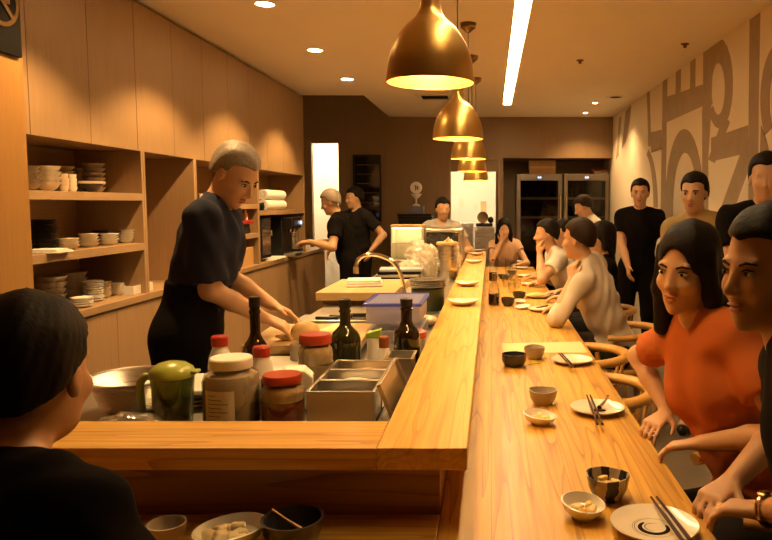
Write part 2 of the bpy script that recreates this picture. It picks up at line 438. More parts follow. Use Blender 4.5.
# mural: broad taupe brush strokes of giant letters on the right wall
def mpt(x, y):
    q = at_x(600 + x * .3707, y * .3707, XR); return (q.y, q.z)
def arc(cx, cy, rx, ry, a0, a1, n=22): return [(cx + rx * math.cos(math.radians(a0 + (a1 - a0) * i / n)), cy - ry * math.sin(math.radians(a0 + (a1 - a0) * i / n))) for i in range(n + 1)]
def band(outer, inner): return [(outer[i], outer[i + 1], inner[i + 1], inner[i]) for i in range(len(outer) - 1)]
mm = MB(); STK = [0]
def stroke(poly):
    pts = [mpt(*q) for q in poly]
    STK[0] += .00004; mm.prism(pts, XR - .0006 - STK[0], XR + .002, 'YZ')
stroke([(404, 36), (433, 22), (428, 300), (424, 1200), (398, 1200), (401, 300)])
stroke([(282, 130), (306, 112), (300, 300), (292, 430), (294, 1100), (274, 1100), (276, 300)])
for q in band(arc(322, 225, 37, 122, 215, -140), arc(319, 240, 18, 70, 215, -140)): stroke(q)
stroke([(335, 310), (350, 330), (310, 440), (292, 430)])
stroke([(300, 372), (400, 338), (400, 412), (300, 436)])
stroke([(398, 362), (415, 420), (240, 900), (205, 900)])
stroke([(178, 262), (282, 226), (280, 285), (180, 330)])
for a, b, t0, t1 in ((205, 219, 184, 180), (244, 258, 165, 155), (279, 284, 135, 130)): stroke([(a, t0), (b, t1), (b - 1, 246), (a - 1, 258)])
stroke([(170, 214), (182, 208), (180, 330), (174, 800), (160, 800), (168, 330)])
for q in band(arc(228, 560, 52, 212, 180, 0), arc(230, 560, 33, 148, 180, 0)): stroke(q)
stroke([(176, 560), (197, 560), (197, 850), (176, 850)]); stroke([(263, 560), (280, 560), (280, 1000), (263, 1000)])
stroke([(127, 250), (134, 246), (138, 395), (131, 395)])
stroke([(136, 358), (166, 350), (166, 402), (139, 412)])
for q in band(arc(120, 560, 36, 165, 72, 0), arc(118, 560, 27, 150, 72, 0)): stroke(q)
for q in band(arc(500, 270, 66, 165, 215, 118), arc(502, 270, 44, 128, 215, 118)): stroke(q)
stroke([(436, 340), (450, 380), (470, 470), (470, 1200), (440, 1200), (432, 440)])
stroke([(70, 300), (84, 284), (80, 330), (70, 380), (60, 400)])
stroke([(52, 320), (58, 312), (50, 420), (44, 430)])
mu = mm.build('mural', M['mural'], wr)

# ================================================================ LEFT JOINERY
# upper cabinets, each a box with two tall doors
ylim = [1.95, 2.98, 3.273, 4.262, 5.25, 6.24, 7.23, 8.04]
labs = ['narrow upper cabinet at the near end by the wall edge', 'upper cabinet above the white bowls on open shelves',
        'upper cabinet above the standing chef', 'upper cabinet over the shelf with the red box',
        'upper cabinet over the dark appliance niche', 'last upper cabinet beside the corridor doorway']
for i, (a, b) in enumerate(zip(ylim[1:-1], ylim[2:])):
    t = thing('upper_cabinet', labs[i] + ', pale oak veneer', 'cabinet', (XL, (a + b) / 2, 1.815), group='upper cabinets of the left wall')
    w2 = (b - a) / 2
    MB().box(-.41, -w2 + .001, .0, -.022, w2 - .001, CEIL - 1.815 - .02).build('carcass', M['veneer'], t)
    if b - a < .5: doors = [(-w2, w2)]
    else: doors = [(-w2, 0), (0, w2)]
    for d0, d1 in doors:
        MB().box(-.02, d0 + .0025, -.004, 0, d1 - .0025, CEIL - 1.815 - .025).build('door', M['veneer'], t, bevel=.0012)

# open shelf units below
def shelf_unit(name, label, y0, y1, boards, zb=.9665, zt=1.812, back=True):
    t = thing(name, label, 'shelving unit', (XL, (y0 + y1) / 2, zb), group='open shelf units of the left wall')
    h = (y1 - y0) / 2
    if back: MB().box(-.41, -h, 0, -.395, h, zt - zb).build('back_panel', M['veneer_in'], t)
    for s in (-h, h - .022): MB().box(-.394, s, 0, 0, s + .022, zt - zb - .0005).build('side_panel', M['veneer'], t, bevel=.001)
    for z in boards: MB().box(-.394, -h + .0225, z - .042 - zb, 0, h - .0225, z - zb).build('shelf_board', M['veneer_in'], t, bevel=.001)
    return t
ZS1, ZS2, ZS3 = 1.562, 1.268, .966
shelf_unit('shelf_unit', 'open oak shelving stacked with bowls and plates', 2.98, 4.315, [ZS1, ZS2])
shelf_unit('shelf_unit', 'tall empty niche behind the standing chef', 4.318, 5.07, [])
shelf_unit('shelf_unit', 'open shelving with a small red box beyond the chef', 5.073, 6.43, [1.50, 1.245])
shelf_unit('shelf_unit', 'appliance niche with paper rolls on its shelf', 6.433, 8.03, [1.44])
# base run: one worktop, doors underneath
top = thing('worktop', 'long oak worktop under the open shelves', 'worktop', (XL, 5.5, .927))
MB().box(-.41, -2.52, 0, .012, 3.46, .039).build('slab', M['veneer_in'], top, bevel=.002)
yb = [2.98, 3.95, 4.95, 5.95, 6.95, 7.95, 8.95]
bl = ['near the seated guest in black', 'left of the chef by the steel basin', 'behind the chef at waist height', 'below the wooden crate', 'below the coffee machine', 'at the far end by the waiter in black']
for i, (a, b) in enumerate(zip(yb, yb[1:])):
    t = thing('base_cabinet', 'pale oak base cabinet ' + bl[i], 'cabinet', (XL, (a + b) / 2, 0), group='base cabinets of the left wall')
    w2 = (b - a) / 2
    MB().box(-.41, -w2 + .001, .08, -.022, w2 - .001, .926).build('carcass', M['veneer'], t)
    MB().box(-.38, -w2 + .001, 0, -.06, w2 - .001, .08).build('plinth', M['black_matte'], t)
    for d0, d1 in ((-w2, 0), (0, w2)): MB().box(-.02, d0 + .002, .09, 0, d1 - .002, .915).build('door', M['veneer'], t, bevel=.0012)

# no-smoking sign on the near wall
t = thing('smoking_sign', 'black no smoking sign with round ring on near wall', 'sign', (-1.898, 2.765, 2.24))
MB().box(0, -.21, -.155, .012, .19, .20).build('board', M['black_matte'], t, bevel=.002)
MB().lathe([(.088, 0), (.105, 0), (.105, .003), (.088, .003)], seg=40).build('ring', M['dark_brass'], t, loc=(.0125, .075, .05), rot=(0, PI / 2, 0))
MB().obox((0, 0, 0), (.003, .018, .185), Matrix.Rotation(math.radians(45), 3, 'X')).build('slash', M['dark_brass'], t, loc=(.0145, .075, .05))
MB().box(0, -.06, -.012, .003, .05, .006).build('cigarette', M['dark_brass'], t, loc=(.0125, .075, .05))
MB().tube([(0, .05, .012), (0, .055, .03), (0, .045, .042), (0, .05, .056)], .003, 6).build('smoke_curl', M['dark_brass'], t, loc=(.0138, .06, .05))

# ---------------------------------------------------------------- crockery on the shelves
def bowl_mb(r, h, foot=.5, t=.004, lip=1.0):
    return MB().lathe([(0, .003), (r * foot, .0), (r * foot, .005), (r * .70, h * .36), (r * .87, h * .72), (r * lip, h), (r * lip - t, h), (r * .85 - t, h * .74), (r * .67 - t, h * .40), (r * foot * .8, .010), (0, .009)], seg=28)
def plate_mb(r, h, t=.003):
    return MB().lathe([(0, .002), (r * .55, 0), (r * .58, .003), (r * .85, h * .55), (r, h), (r, h + t), (r * .84, h * .55 + t), (r * .56, .003 + t), (0, .002 + t)], seg=32)
def cup_mb(r, h, t=.004):
    return MB().lathe([(0, .003), (r * .72, 0), (r * .78, .006), (r * .95, h * .5), (r, h), (r - t, h), (r * .95 - t, h * .5), (r * .7, .012), (0, .011)], seg=28)
def stack(name, mb, mat, px, X, z, n, dz, desc, where, grp, jit=.002, lift=.0, top_mat=None):
    Y = X * 720 / (px - PX)
    d = ray(px, 204); Y = X / d[0] * d[1]
    proto = None
    for i in range(n):
        lab = desc if n == 1 else f'{desc}, {nth_from_top(n - 1 - i, n)} in its stack'
        loc = (X + random.uniform(-jit, jit), Y + random.uniform(-jit, jit), z + .0005 + i * dz)
        lab = f'{lab} {where}'
        if proto is None:
            proto = mb.build(name, mat, loc=loc); tag(proto, lab, name.split('_')[-1], grp)
        else: dup(proto, loc, random.uniform(0, 6), lab)
    return Y
g1, g2, g3 = 'crockery on the upper open shelf', 'crockery on the middle open shelf', 'crockery on the lower open shelf'
stack('rice_bowl', bowl_mb(.05, .032), M['grey_glaze'], 30, -2.17, ZS1, 5, .021, 'grey bowl', 'beside the near wall', g1)
stack('soup_bowl', bowl_mb(.060, .046, .45), M['cream_glaze'], 49, -2.19, ZS1, 4, .026, 'cream bowl', 'on the upper shelf', g1)
stack('tea_cup', cup_mb(.023, .028), M['tan_glaze'], 65, -2.18, ZS1, 4, .021, 'tan cup', 'just right of cream bowls', g1)
stack('tea_cup', cup_mb(.023, .028), M['cream_glaze'], 73, -2.18, ZS1, 4, .021, 'cream cup', 'behind the dark bowl', g1)
stack('serving_bowl', bowl_mb(.062, .036, .5), M['tan_glaze'], 64, -2.36, ZS1, 5, .027, 'tan bowl', 'at the shelf back', g1)
stack('serving_bowl', bowl_mb(.050, .034, .5), M['grey_glaze'], 81, -2.34, ZS1, 5, .026, 'small grey bowl', 'at the shelf back', g1)
stack('serving_bowl', bowl_mb(.062, .034, .5), M['grey_glaze'], 95, -2.27, ZS1, 6, .0265, 'wide grey bowl', 'behind the tan rimmed bowl', g1)
Yd = stack('ramen_bowl', bowl_mb(.070, .058, .45), M['dark_glaze'], 91, -2.16, ZS1, 1, .02, 'dark bowl with a tan rim', 'on the upper shelf', g1)
rb = bpy.data.objects['ramen_bowl']
MB().lathe([(.0655, .046), (.0712, .046), (.0722, .0595), (.0655, .0595)], seg=32).build('rim_band', M['tan_glaze'], rb)
stack('side_plate', plate_mb(.064, .011), M['black_plate'], 42, -2.23, ZS2, 13, .0118, 'black plate', 'on the middle shelf', g2, jit=.003)
stack('sauce_bowl', bowl_mb(.060, .024, .5), M['cream_glaze'], 66, -2.16, ZS2, 3, .0165, 'shallow cream bowl', 'next to black plates', g2)
stack('sauce_bowl', bowl_mb(.054, .024, .55), M['cream_glaze'], 87, -2.16, ZS2, 4, .0165, 'cream bowl', 'second along the middle shelf', g2)
stack('sauce_bowl', bowl_mb(.054, .022, .55), M['white_glaze'], 107.5, -2.16, ZS2, 4, .0145, 'pale bowl', 'third along the middle shelf', g2)
stack('sauce_bowl', bowl_mb(.048, .022, .55), M['white_glaze'], 125.5, -2.17, ZS2, 5, .0145, 'white bowl', 'at the right end of middle shelf', g2)
stack('dip_bowl', bowl_mb(.055, .075, .5), M['dark_glaze'], 101, -2.33, ZS2, 1, .02, 'dark bowl standing behind the pale bowl stacks', 'of the middle shelf', g2)
o = MB().box(-.07, -.085, 0, .07, .085, .007).box(-.064, -.078, .007, .066, .07, .014).box(-.06, -.075, .014, .06, .05, .020).build('folded_napkin', M['towel'], loc=(-2.145, 3.235, ZS2 + .0005), rot=(0, 0, .1), bevel=.003)
o.location.y = at_x(46, 204, -2.11).y; o.location.x = -2.10
tag(o, 'folded white napkin at front of the middle shelf', 'napkin', g2)
stack('noodle_bowl', bowl_mb(.085, .07, .45), M['grey_glaze'], 45, -2.30, ZS3, 4, .03, 'large grey bowl', 'behind the seated guest', g3)
stack('noodle_bowl', bowl_mb(.080, .07, .45), M['grey_glaze'], 68, -2.32, ZS3, 4, .03, 'big grey bowl', 'at back of the lower shelf', g3)
stack('small_plate', plate_mb(.056, .012), M['white_glaze'], 77, -2.125, ZS3, 4, .0125, 'white plate', 'at the worktop front', g3)
stack('small_plate', plate_mb(.054, .011), M['white_glaze'], 89, -2.19, ZS3, 9, .0125, 'white plate', 'in the tall plate pile', g3)
stack('condiment_dish', bowl_mb(.036, .022), M['cream_glaze'], 101.5, -2.20, ZS3, 6, .0145, 'little cream dish', 'right of the tall plate pile', g3)
stack('condiment_dish', bowl_mb(.044, .024), M['white_glaze'], 113.5, -2.20, ZS3, 5, .0125, 'little white dish', 'next to the square dishes', g3)
for px, lab in ((126, 'square white dish in the lower shelf, left one'), (138, 'square white dish in the lower shelf, right one')):
    Yq = at_x(px, 204, -2.15).y
    m = MB(); m.prism([(-.048, -.048), (.048, -.048), (.048, .048), (-.048, .048)], 0, .004)
    for s in (-1, 1): m.box(-.05 if s < 0 else .045, -.05, 0, -.045 if s < 0 else .05, .05, .052); m.box(-.045, -.05 if s < 0 else .045, 0, .045, -.045 if s < 0 else .05, .052)
    tag(m.build('square_dish', M['white_glaze'], loc=(-2.15, Yq, ZS3 + .0005), bevel=.002), lab, 'dish', g3)

# things in the third and fourth unit, beyond the chef
yq = at_x(236, 204, -2.15).y
t = thing('wooden_crate', 'pale wooden crate on worktop beyond the chef', 'crate', (-2.19, yq, .9665), 0)
ZW = .9665
MB().box(-.11, -.20, 0, .11, .20, .012).build('bottom', M['crate'], t)
for s in (-1, 1):
    MB().box(-.11, s * .19 - .01, .012, .11, s * .19 + .01, .16).build('end_board', M['crate'], t, bevel=.002)
    MB().box(s * .10 - .01, -.179, .012, s * .10 + .01, .179, .16).build('side_board', M['crate'], t, bevel=.002)
o = MB().box(-.10, -.17, 0, .10, .17, .05).box(-.095, -.165, .05, .095, .165, .085).build('lacquer_box', M['black'], loc=(-2.19, yq, 1.2455), bevel=.004)
tag(o, 'black box under the red tray beyond the chef', 'box')
o = MB().box(-.12, -.19, 0, .12, .19, .012).box(-.12, -.19, .012, -.11, .19, .03).box(.11, -.19, .012, .12, .19, .03).box(-.11, -.19, .012, .11, -.18, .03).box(-.11, .18, .012, .11, .19, .03).build('red_tray', M['red'], loc=(-2.19, yq, 1.331), bevel=.002)
tag(o, 'shallow red tray lying on a black box', 'tray')
stack('glass_tumbler', cup_mb(.026, .075), M['white_glaze'], 203, -2.12, 1.5, 1, .02, 'white cup on the shelf behind the chef, left one', 'of three', 'white cups beyond the chef')
stack('glass_tumbler', cup_mb(.026, .075), M['white_glaze'], 208, -2.12, 1.5, 1, .02, 'white cup on the shelf behind the chef, middle one', 'of three', 'white cups beyond the chef')
stack('glass_tumbler', cup_mb(.026, .075), M['white_glaze'], 213, -2.12, 1.5, 1, .02, 'white cup on the shelf behind the chef, right one', 'of three', 'white cups beyond the chef')
stack('sake_bottle', MB().lathe([(0, 0), (.02, 0), (.021, .045), (.010, .065), (.009, .085), (.011, .09), (0, .09)], seg=20), M['cream_glaze'], 245, -2.13, 1.3615, 1, .02, 'cream sake bottle standing on the red tray', 'beyond the chef', 'bottles beyond the chef')
# paper rolls on the niche shelf
for i, (y, z, r) in enumerate(((7.05, 1.4405, .05), (7.05, 1.5405, .048))):
    o = MB().lathe([(0, 0), (r, 0), (r, .62), (0, .62)], seg=24).lathe([(0, -.001), (.02, -.001), (.02, 0), (0, 0)], seg=16).build('paper_roll', M['paper'], loc=(-2.13 - .06 * (i == 1) * 0, y - .31, z + r), rot=(-PI / 2, 0, 0))
    tag(o, ['white paper roll lying on the niche shelf', 'upper white paper roll stacked on another roll'][i], 'paper roll', 'paper rolls in the niche')
o = MB().box(-.06, -.09, 0, .06, .09, .07).box(.06, -.02, .015, .085, .02, .05).build('card_reader', M['charcoal'], loc=(-2.15, 6.57, 1.4405), bevel=.004)
tag(o, 'small dark device left of paper rolls', 'device')
# tall dark cooler and the coffee machine on the worktop
t = thing('hot_water_boiler', 'tall dark steel boiler left of the coffee machine', 'boiler', (-2.24, 6.72, ZW))
MB().box(-.14, -.16, .03, .14, .16, .42).build('housing', M['charcoal'], t, bevel=.008)
MB().box(.14, -.12, .06, .146, .12, .40).build('front_panel', M['steel_v'], t)
MB().tube([(.146, 0, .28), (.19, 0, .28), (.19, 0, .24)], .009, 8).build('tap', M['chrome'], t)
for s in (-1, 1): MB().cyl((0, .11 * s, 0), .012, .031, 12).build('foot', M['black'], t)
t = thing('coffee_machine', 'black coffee machine on the far left worktop', 'coffee machine', (-2.20, 7.42, ZW))
MB().box(-.16, -.17, 0, .10, .17, .40).build('housing', M['black'], t, bevel=.01)
MB().box(.10, -.17, .28, .20, .17, .40).build('brew_head', M['black'], t, bevel=.008)
MB().box(.10, -.15, 0, .22, .15, .035).build('drip_tray', M['steel'], t, bevel=.004)
for s in (-.07, .07): MB().cyl((.15, s, .245), .02, .035, 14).build('spout', M['chrome'], t)
MB().box(.2005, -.10, .31, .204, .10, .37).build('control_panel', M['steel'], t)
MB().cyl((0, 0, 0), .018, .012, 14).build('dial', M['led'], t, loc=(.2045, .13, .34), rot=(0, PI / 2, 0))
t = thing('coffee_grinder', 'steel and black coffee grinder beside the coffee machine', 'coffee grinder', (-2.16, 7.84, ZW))
MB().box(-.07, -.08, 0, .09, .08, .05).build('base', M['black'], t, bevel=.005)
MB().cyl((0, 0, .05), .065, .20, 24, .06).build('body', M['steel_v'], t)
MB().lathe([(0, .25), (.055, .25), (.085, .38), (.085, .39), (0, .39)], seg=24).build('hopper', M['black'], t)
o = MB()
for i in range(9): o.box(-.10 + random.uniform(-.02, .02), -.24 + i * .05, .0 + i * .0005, .10 + random.uniform(-.02, .02), -.18 + i * .05 + .03, .006 + i * .001)
o = o.build('serving_tray_cloth', M['towel'], loc=(-2.155, 6.98, ZW + .0005), bevel=.002)
tag(o, 'rumpled white cloth on worktop before the coffee machine', 'cloth')
for i, (y, h) in enumerate(((8.12, .07), (8.22, .09), (8.34, .06))):
    tag(cup_mb(.035, h).build('coffee_cup', M['white_glaze'], loc=(-2.13, y, ZW)), ['first', 'second', 'third'][i] + ' white cup right of the coffee grinder', 'cup', 'cups by the grinder')

# ================================================================ BAR
ZC, ZL = .75, .938                      # dining counter top, raised ledge top
t = thing('dining_counter', 'low oiled ash dining counter wrapping round the raised bar', 'counter', (0, 0, 0))
MB().box(-.123, 1.20, ZC - .045, .507, 8.60, ZC).build('countertop', M['ash'], t, bevel=.003)
MB().box(-2.3 + .42, 1.20, ZC - .045, -.1235, 1.692, ZC).build('countertop', M['ash_x'], t, bevel=.003)
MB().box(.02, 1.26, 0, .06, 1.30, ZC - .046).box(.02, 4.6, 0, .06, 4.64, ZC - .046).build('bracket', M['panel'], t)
t = thing('bar_counter', 'raised light wood bar ledge in an L around the kitchen', 'bar', (0, 0, 0))
MB().box(-.265, 1.623, ZL - .053, -.055, 8.60, ZL).build('ledge', M['ash_ledge'], t, bevel=.0025)
MB().box(-1.88, 1.623, ZL - .053, -.2655, 1.832, ZL).build('ledge', M['ash_x'], t, bevel=.0025)
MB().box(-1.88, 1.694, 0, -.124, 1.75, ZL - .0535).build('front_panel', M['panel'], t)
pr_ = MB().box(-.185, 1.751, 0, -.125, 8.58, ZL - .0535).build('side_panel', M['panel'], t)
# steel worktop on the cook's side of the bar
ZK = .86
t = thing('kitchen_worktop', 'steel kitchen worktop behind the raised bar ledge', 'worktop', (0, 0, 0))
MB().box(-1.05, 1.84, ZK - .04, -.19, 7.62, ZK).build('top', M['steel'], t, bevel=.003)
MB().box(-1.70, 1.84, ZK - .04, -1.0505, 2.45, ZK).build('top', M['steel'], t, bevel=.003)
MB().box(-1.00, 1.88, .08, -.20, 7.58, ZK - .041).build('body', M['steel_v'], t)
MB().box(-1.66, 1.88, .08, -1.001, 2.40, ZK - .041).build('body', M['steel_v'], t)

# ---------------------------------------------------------------- things behind the near ledge
def scr(px, Y, z=ZK): q = at_y(px, 300, Y); f = Y * math.cos(PITCH) - (z - EYE) * math.sin(PITCH); return Vector(((px - PX) / FPX * f, Y, z + .0005))
def lathe_out_in(prof, t=.003):
    return prof + [(max(0, r - t), z + (t if i == len(prof) - 1 and False else 0)) for i, (r, z) in reversed(list(enumerate(prof)))]
# green pitcher
L = scr(174, 2.06)
t = thing('water_pitcher', 'green plastic pitcher with lid and handle on the worktop', 'pitcher', L, PI)
MB().lathe([(0, .001), (.052, 0), (.054, .02), (.060, .135), (.060, .140), (.057, .140), (.051, .02), (.049, .005), (0, .006)], seg=36).build('jug', M['olive'], t)
MB().lathe([(0, .008), (.048, .007), (.0505, .075), (0, .076)], seg=30).build('tea', plain('green tea', (.16, .15, .02), .2), t)
MB().lathe([(0, .1405), (.0625, .1405), (.064, .150), (.058, .165), (.040, .178), (.018, .184), (0, .185)], seg=36).build('lid', M['olive_solid'], t)
MB().box(-.078, -.018, .150, -.055, .018, .160).build('spout', M['olive_solid'], t, bevel=.004)
MB().tube([(.056, 0, .138), (.078, 0, .140), (.093, 0, .122), (.094, 0, .08), (.088, 0, .035)], [.010, .012, .012, .011, .009], 12).build('handle', M['olive_solid'], t)
# big clear jar
L = scr(233, 2.05)
t = thing('storage_jar', 'large clear glass jar with white screw lid and paper label', 'jar', L)
MB().lathe([(0, .002), (.070, 0), (.080, .010), (.082, .03), (.082, .135), (.074, .155), (.056, .166), (.054, .176)], seg=44).build('glass_body', M['glass'], t)
MB().lathe([(0, .004), (.073, .004), (.079, .02), (.079, .130), (.071, .150), (.04, .158), (0, .156)], seg=36).build('contents', plain('pale powder', (.36, .30, .22), .9, var=.15, vscale=40), t)
MB().lathe([(.052, .170), (.059, .170), (.060, .172), (.060, .196), (.057, .200), (0, .200), (0, .197), (.052, .195)], seg=44).build('lid', M['white'], t)
m = MB(); vs = []; n = 10
for i in range(n + 1):
    a = math.radians(-128 + 62 * i / n)
    for z in (.022, .118): vs.append((.0832 * math.cos(a), .0832 * math.sin(a), z))
m.add(vs, [(2 * i, 2 * i + 2, 2 * i + 3, 2 * i + 1) for i in range(n)])
lb = m.build('label', M['paper'], t)
m = MB()
for j in range(7):
    a0, a1 = -120, -120 + (18 + (j * 37) % 25)
    vs = []
    for i in range(5):
        a = math.radians(a0 + (a1 - a0) * i / 4)
        for z in (.104 - j * .0115, .1055 - j * .0115): vs.append((.0836 * math.cos(a), .0836 * math.sin(a), z))
    m.add(vs, [(2 * i, 2 * i + 2, 2 * i + 3, 2 * i + 1) for i in range(4)])
m.build('label_print', M['black_matte'], lb)
# jar lids & jars with red tops
def red_jar(px, Y, r, h, fill, label):
    L = scr(px, Y); FILL = .49
    t = thing('preserve_jar', label, 'jar', L)
    MB().lathe([(0, .002), (r * .9, 0), (r * .985, .010), (r, .03), (r, h * .52), (r * .97, h * .58), (r, h * .64), (r * .95, h * .75), (r * .80, h * .82), (r * .78, h * .86)], seg=40).build('glass_body', M['glass'], t)
    MB().lathe([(0, .004), (r * .9, .004), (r * .96, .03), (r * .965, h * FILL), (r * .7, h * (FILL + .01)), (0, h * FILL)], seg=36, wob=lambda a, rr, z: (rr, .004 * math.sin(3 * a) if z > .05 else 0)).build('contents', fill, t)
    if FILL < .5: MB().lathe([(0, h * .515), (r * .95, h * .51), (r * .93, h * .58), (r * .95, h * .64), (r * .91, h * .74), (r * .78, h * .80), (0, h * .80)], seg=36).build('upper_paste', M['paste'], t)
    MB().lathe([(r * .74, h * .84), (r * .90, h * .84), (r * .91, h * .85), (r * .91, h * .96), (r * .86, h), (0, h), (0, h * .98), (r * .74, h * .94)], seg=40).build('lid', M['red_lid'], t)
    return t
red_jar(283.5, 2.05, .062, .150, M['chilli'], 'squat glass jar of dark red chilli paste, red lid')
rj = red_jar(316.5, 2.43, .060, .198, M['paste'], 'taller glass jar of pale paste with red lid')
m = MB(); vs = []
for i in range(9):
    a = math.radians(-150 + 45 * i / 8)
    for z in (.055, .085): vs.append((.0605 * math.cos(a), .0605 * math.sin(a), z))
m.add(vs, [(2 * i, 2 * i + 2, 2 * i + 3, 2 * i + 1) for i in range(8)])
m.build('label', M['red'], rj)
def cap_bottle(px, Y, H, r, label, dark):
    t = thing('seasoning_bottle', label, 'bottle', scr(px, Y), 0, None)
    MB().lathe([(0, 0), (r * .95, 0), (r, .006), (r, H * .55), (r * .92, H * .68), (r * .62, H * .82), (r * .60, H * .85), (0, H * .85)], seg=28).build('body', M['white'], t)
    if dark: MB().lathe([(r * 1.003, H * .30), (r * 1.01, H * .31), (r * 1.01, H * .54), (r * 1.003, H * .55)], seg=28).build('label_band', M['black'], t)
    MB().lathe([(0, H * .848), (r * .70, H * .848), (r * .70, H * .98), (r * .62, H), (0, H)], seg=28).build('cap', M['red'], t)
cap_bottle(221.5, 2.30, .215, .038, 'white seasoning bottle with red cap behind the big jar', False)
cap_bottle(263, 2.18, .205, .037, 'red capped bottle between the big jar and chilli jar', True)
# tall bottles
def bottle(name, px, Y, H, r, rn, label, mat, sh=.62, band=True, cap=M['black']):
    t = thing(name, label, 'bottle', scr(px, Y))
    MB().lathe([(0, .004), (r * .9, 0), (r, .008), (r, H * (sh - .02)), (r * .985, H * (sh + .02)), (r * .93, H * (sh + .06)), (r * .80, H * (sh + .105)), (r * .58, H * (sh + .145)), (rn * 1.15, H * (sh + .185)), (rn, H * (sh + .22)), (rn, H * .90), (0, H * .90)], seg=36).build('glass_body', mat, t)
    MB().lathe([(0, H * .895), (rn * 1.12, H * .895), (rn * 1.12, H * .995), (rn * 1.0, H), (0, H)], seg=24).build('cap', cap, t)
    if band: MB().lathe([(rn * 1.02, H * .83), (rn * 1.15, H * .835), (rn * 1.15, H * .86), (rn * 1.02, H * .865)], seg=24).build('neck_ring', mat, t)
    return t
bottle('soy_bottle', 257, 2.36, .335, .043, .0165, 'tall slim dark bottle beside the chef\'s hands', M['bottle'], .43)
bottle('oil_bottle', 346, 2.62, .292, .056, .0195, 'broad dark olive bottle behind the steel food tray', M['bottle_green'], .48)
ob = bottle('oil_bottle', 407, 2.79, .272, .052, .022, 'dark bottle with small red label beside the ledge', M['bottle'], .46)
# white carton
o = MB().prism([(-.055, 0), (.055, 0), (.055, .10), (.03, .125), (-.03, .125), (-.055, .10)], -.045, .045, 'XZ').build('carton', M['paper'], loc=scr(296, 2.23), rot=(0, 0, .25), bevel=.004)
tag(o, 'white paper carton between the two red lidded jars', 'carton')
# tube and shaker
t = thing('wasabi_tube', 'white tube with slanted green cap by broad bottle', 'tube', scr(374, 2.72))
MB().lathe([(0, 0), (.026, 0), (.028, .01), (.024, .13), (.022, .132), (0, .132)], seg=20).build('tube_body', M['white'], t)
MB().prism([(-.028, .1325), (.028, .1325), (.030, .165), (-.026, .150)], -.024, .024, 'XZ').build('cap', M['green'], t, bevel=.003)
t = thing('spice_shaker', 'white shaker with brown cap right of the green tube', 'shaker', scr(384.5, 2.62))
MB().lathe([(0, 0), (.030, 0), (.030, .02), (.021, .105), (.018, .112), (0, .112)], seg=24).build('shaker_body', M['white'], t)
MB().lathe([(0, .1125), (.0185, .1125), (.0185, .15), (.015, .154), (0, .154)], seg=24).build('cap', M['brown_cap'], t)
# three part steel tray and its lid
A = at_z(305, 393, .955); B = at_z(375, 393, .955); yB = at_z(340, 361, .955).y
tw, td = (B.x - A.x), yB - A.y
t = thing('food_tray', 'steel food tray with three compartments, lid off', 'food tray', (A.x, A.y, ZK + .0005))
HT = .094
for i in range(3):
    y0 = td * i / 3 + .003; y1 = td * (i + 1) / 3 - .003
    s = MB()
    s.box(.004, y0, 0, tw - .004, y1, .003)
    s.box(.004, y0, .003, .007, y1, HT); s.box(tw - .007, y0, .003, tw - .004, y1, HT)
    s.box(.007, y0, .003, tw - .007, y0 + .003, HT); s.box(.007, y1 - .003, .003, tw - .007, y1, HT)
    for q in ((0, y0 - .003, .009, y1 + .003), (tw - .009, y0 - .003, tw, y1 + .003)): s.box(q[0], q[1], HT, q[2], q[3], HT + .005)
    s.box(.009, y0 - .003, HT, tw - .009, y0 + .005, HT + .005); s.box(.009, y1 - .005, HT, tw - .009, y1 + .003, HT + .005)
    s.build('compartment', M['steel'], t, bevel=.0015)
lab = [('mackerel_fillet', M['greyfish'], 'dark grey fillet in nearest tray compartment', 'fillet', .035), ('rice_cake', M['egg'], 'smooth white rice cake in the middle tray compartment', 'rice cake', .045), ('rice_cake', M['paste'], 'tan rice cake in the farthest tray compartment', 'rice cake', .045)]
for i, (nm, mt, lb, ct, hh) in enumerate(lab):
    o = MB().ellip((0, 0, 0), (tw * .36, td / 6 - .018, hh * .62), 28, 14).build(nm, mt, loc=(A.x + tw * (.46 + .05 * i), A.y + td * (i + .5) / 3, ZK + .058))
    tag(o, lb, ct)
# lid leaning against the ledge
def leaning(name, label, cat, pts3, depth, mat, rim):
    """a shallow pan: pts3 = three corners of its face, extruded by depth along the normal"""
    a, b, c_ = [Vector(p) for p in pts3]
    u = (b - a); v = (c_ - a); nrm = u.cross(v).normalized()
    R = Matrix((u.normalized(), nrm.cross(u.normalized()), nrm)).transposed()
    t = bpy.data.objects.new(name, None); C.objects.link(t); tag(t, label, cat)
    t.matrix_world = Matrix.Translation(a) @ R.to_4x4()
    w, h = u.length, v.dot(nrm.cross(u.normalized()))
    MB().box(.006, .006, 0, w - .006, h - .006, .003).build('plate', mat, t)
    s = MB()
    s.box(0, 0, 0, w, .006, depth); s.box(0, h - .006, 0, w, h, depth); s.box(0, .006, 0, .006, h - .006, depth); s.box(w - .006, .006, 0, w, h - .006, depth)
    s.build('rim', mat, t, bevel=.002)
    return t
leaning('tray_lid', 'steel tray lid leaning between food tray and ledge', 'lid',
        [(B.x + .058, A.y - .03, ZK + .002), (B.x + .058, A.y + .33, ZK + .002), (B.x + .009, A.y - .03, ZK + .125)], .012, M['steel'], .006)
t = thing('steel_pan', 'small steel pan behind the leaning tray lid', 'pan', (-.328, 2.585, ZK + .0005))
MB().box(-.045, -.07, 0, .045, .07, .003).box(-.045, -.07, .003, -.042, .07, .09).box(.042, -.07, .003, .045, .07, .09).box(-.042, -.07, .003, .042, -.067, .09).box(-.042, .067, .003, .042, .07, .09).build('pan_body', M['steel'], t)
MB().box(-.052, -.077, .09, -.042, .077, .094).box(.042, -.077, .09, .052, .077, .094).box(-.042, -.077, .09, .042, -.067, .094).box(-.042, .067, .09, .042, .077, .094).build('rim', M['steel'], t)
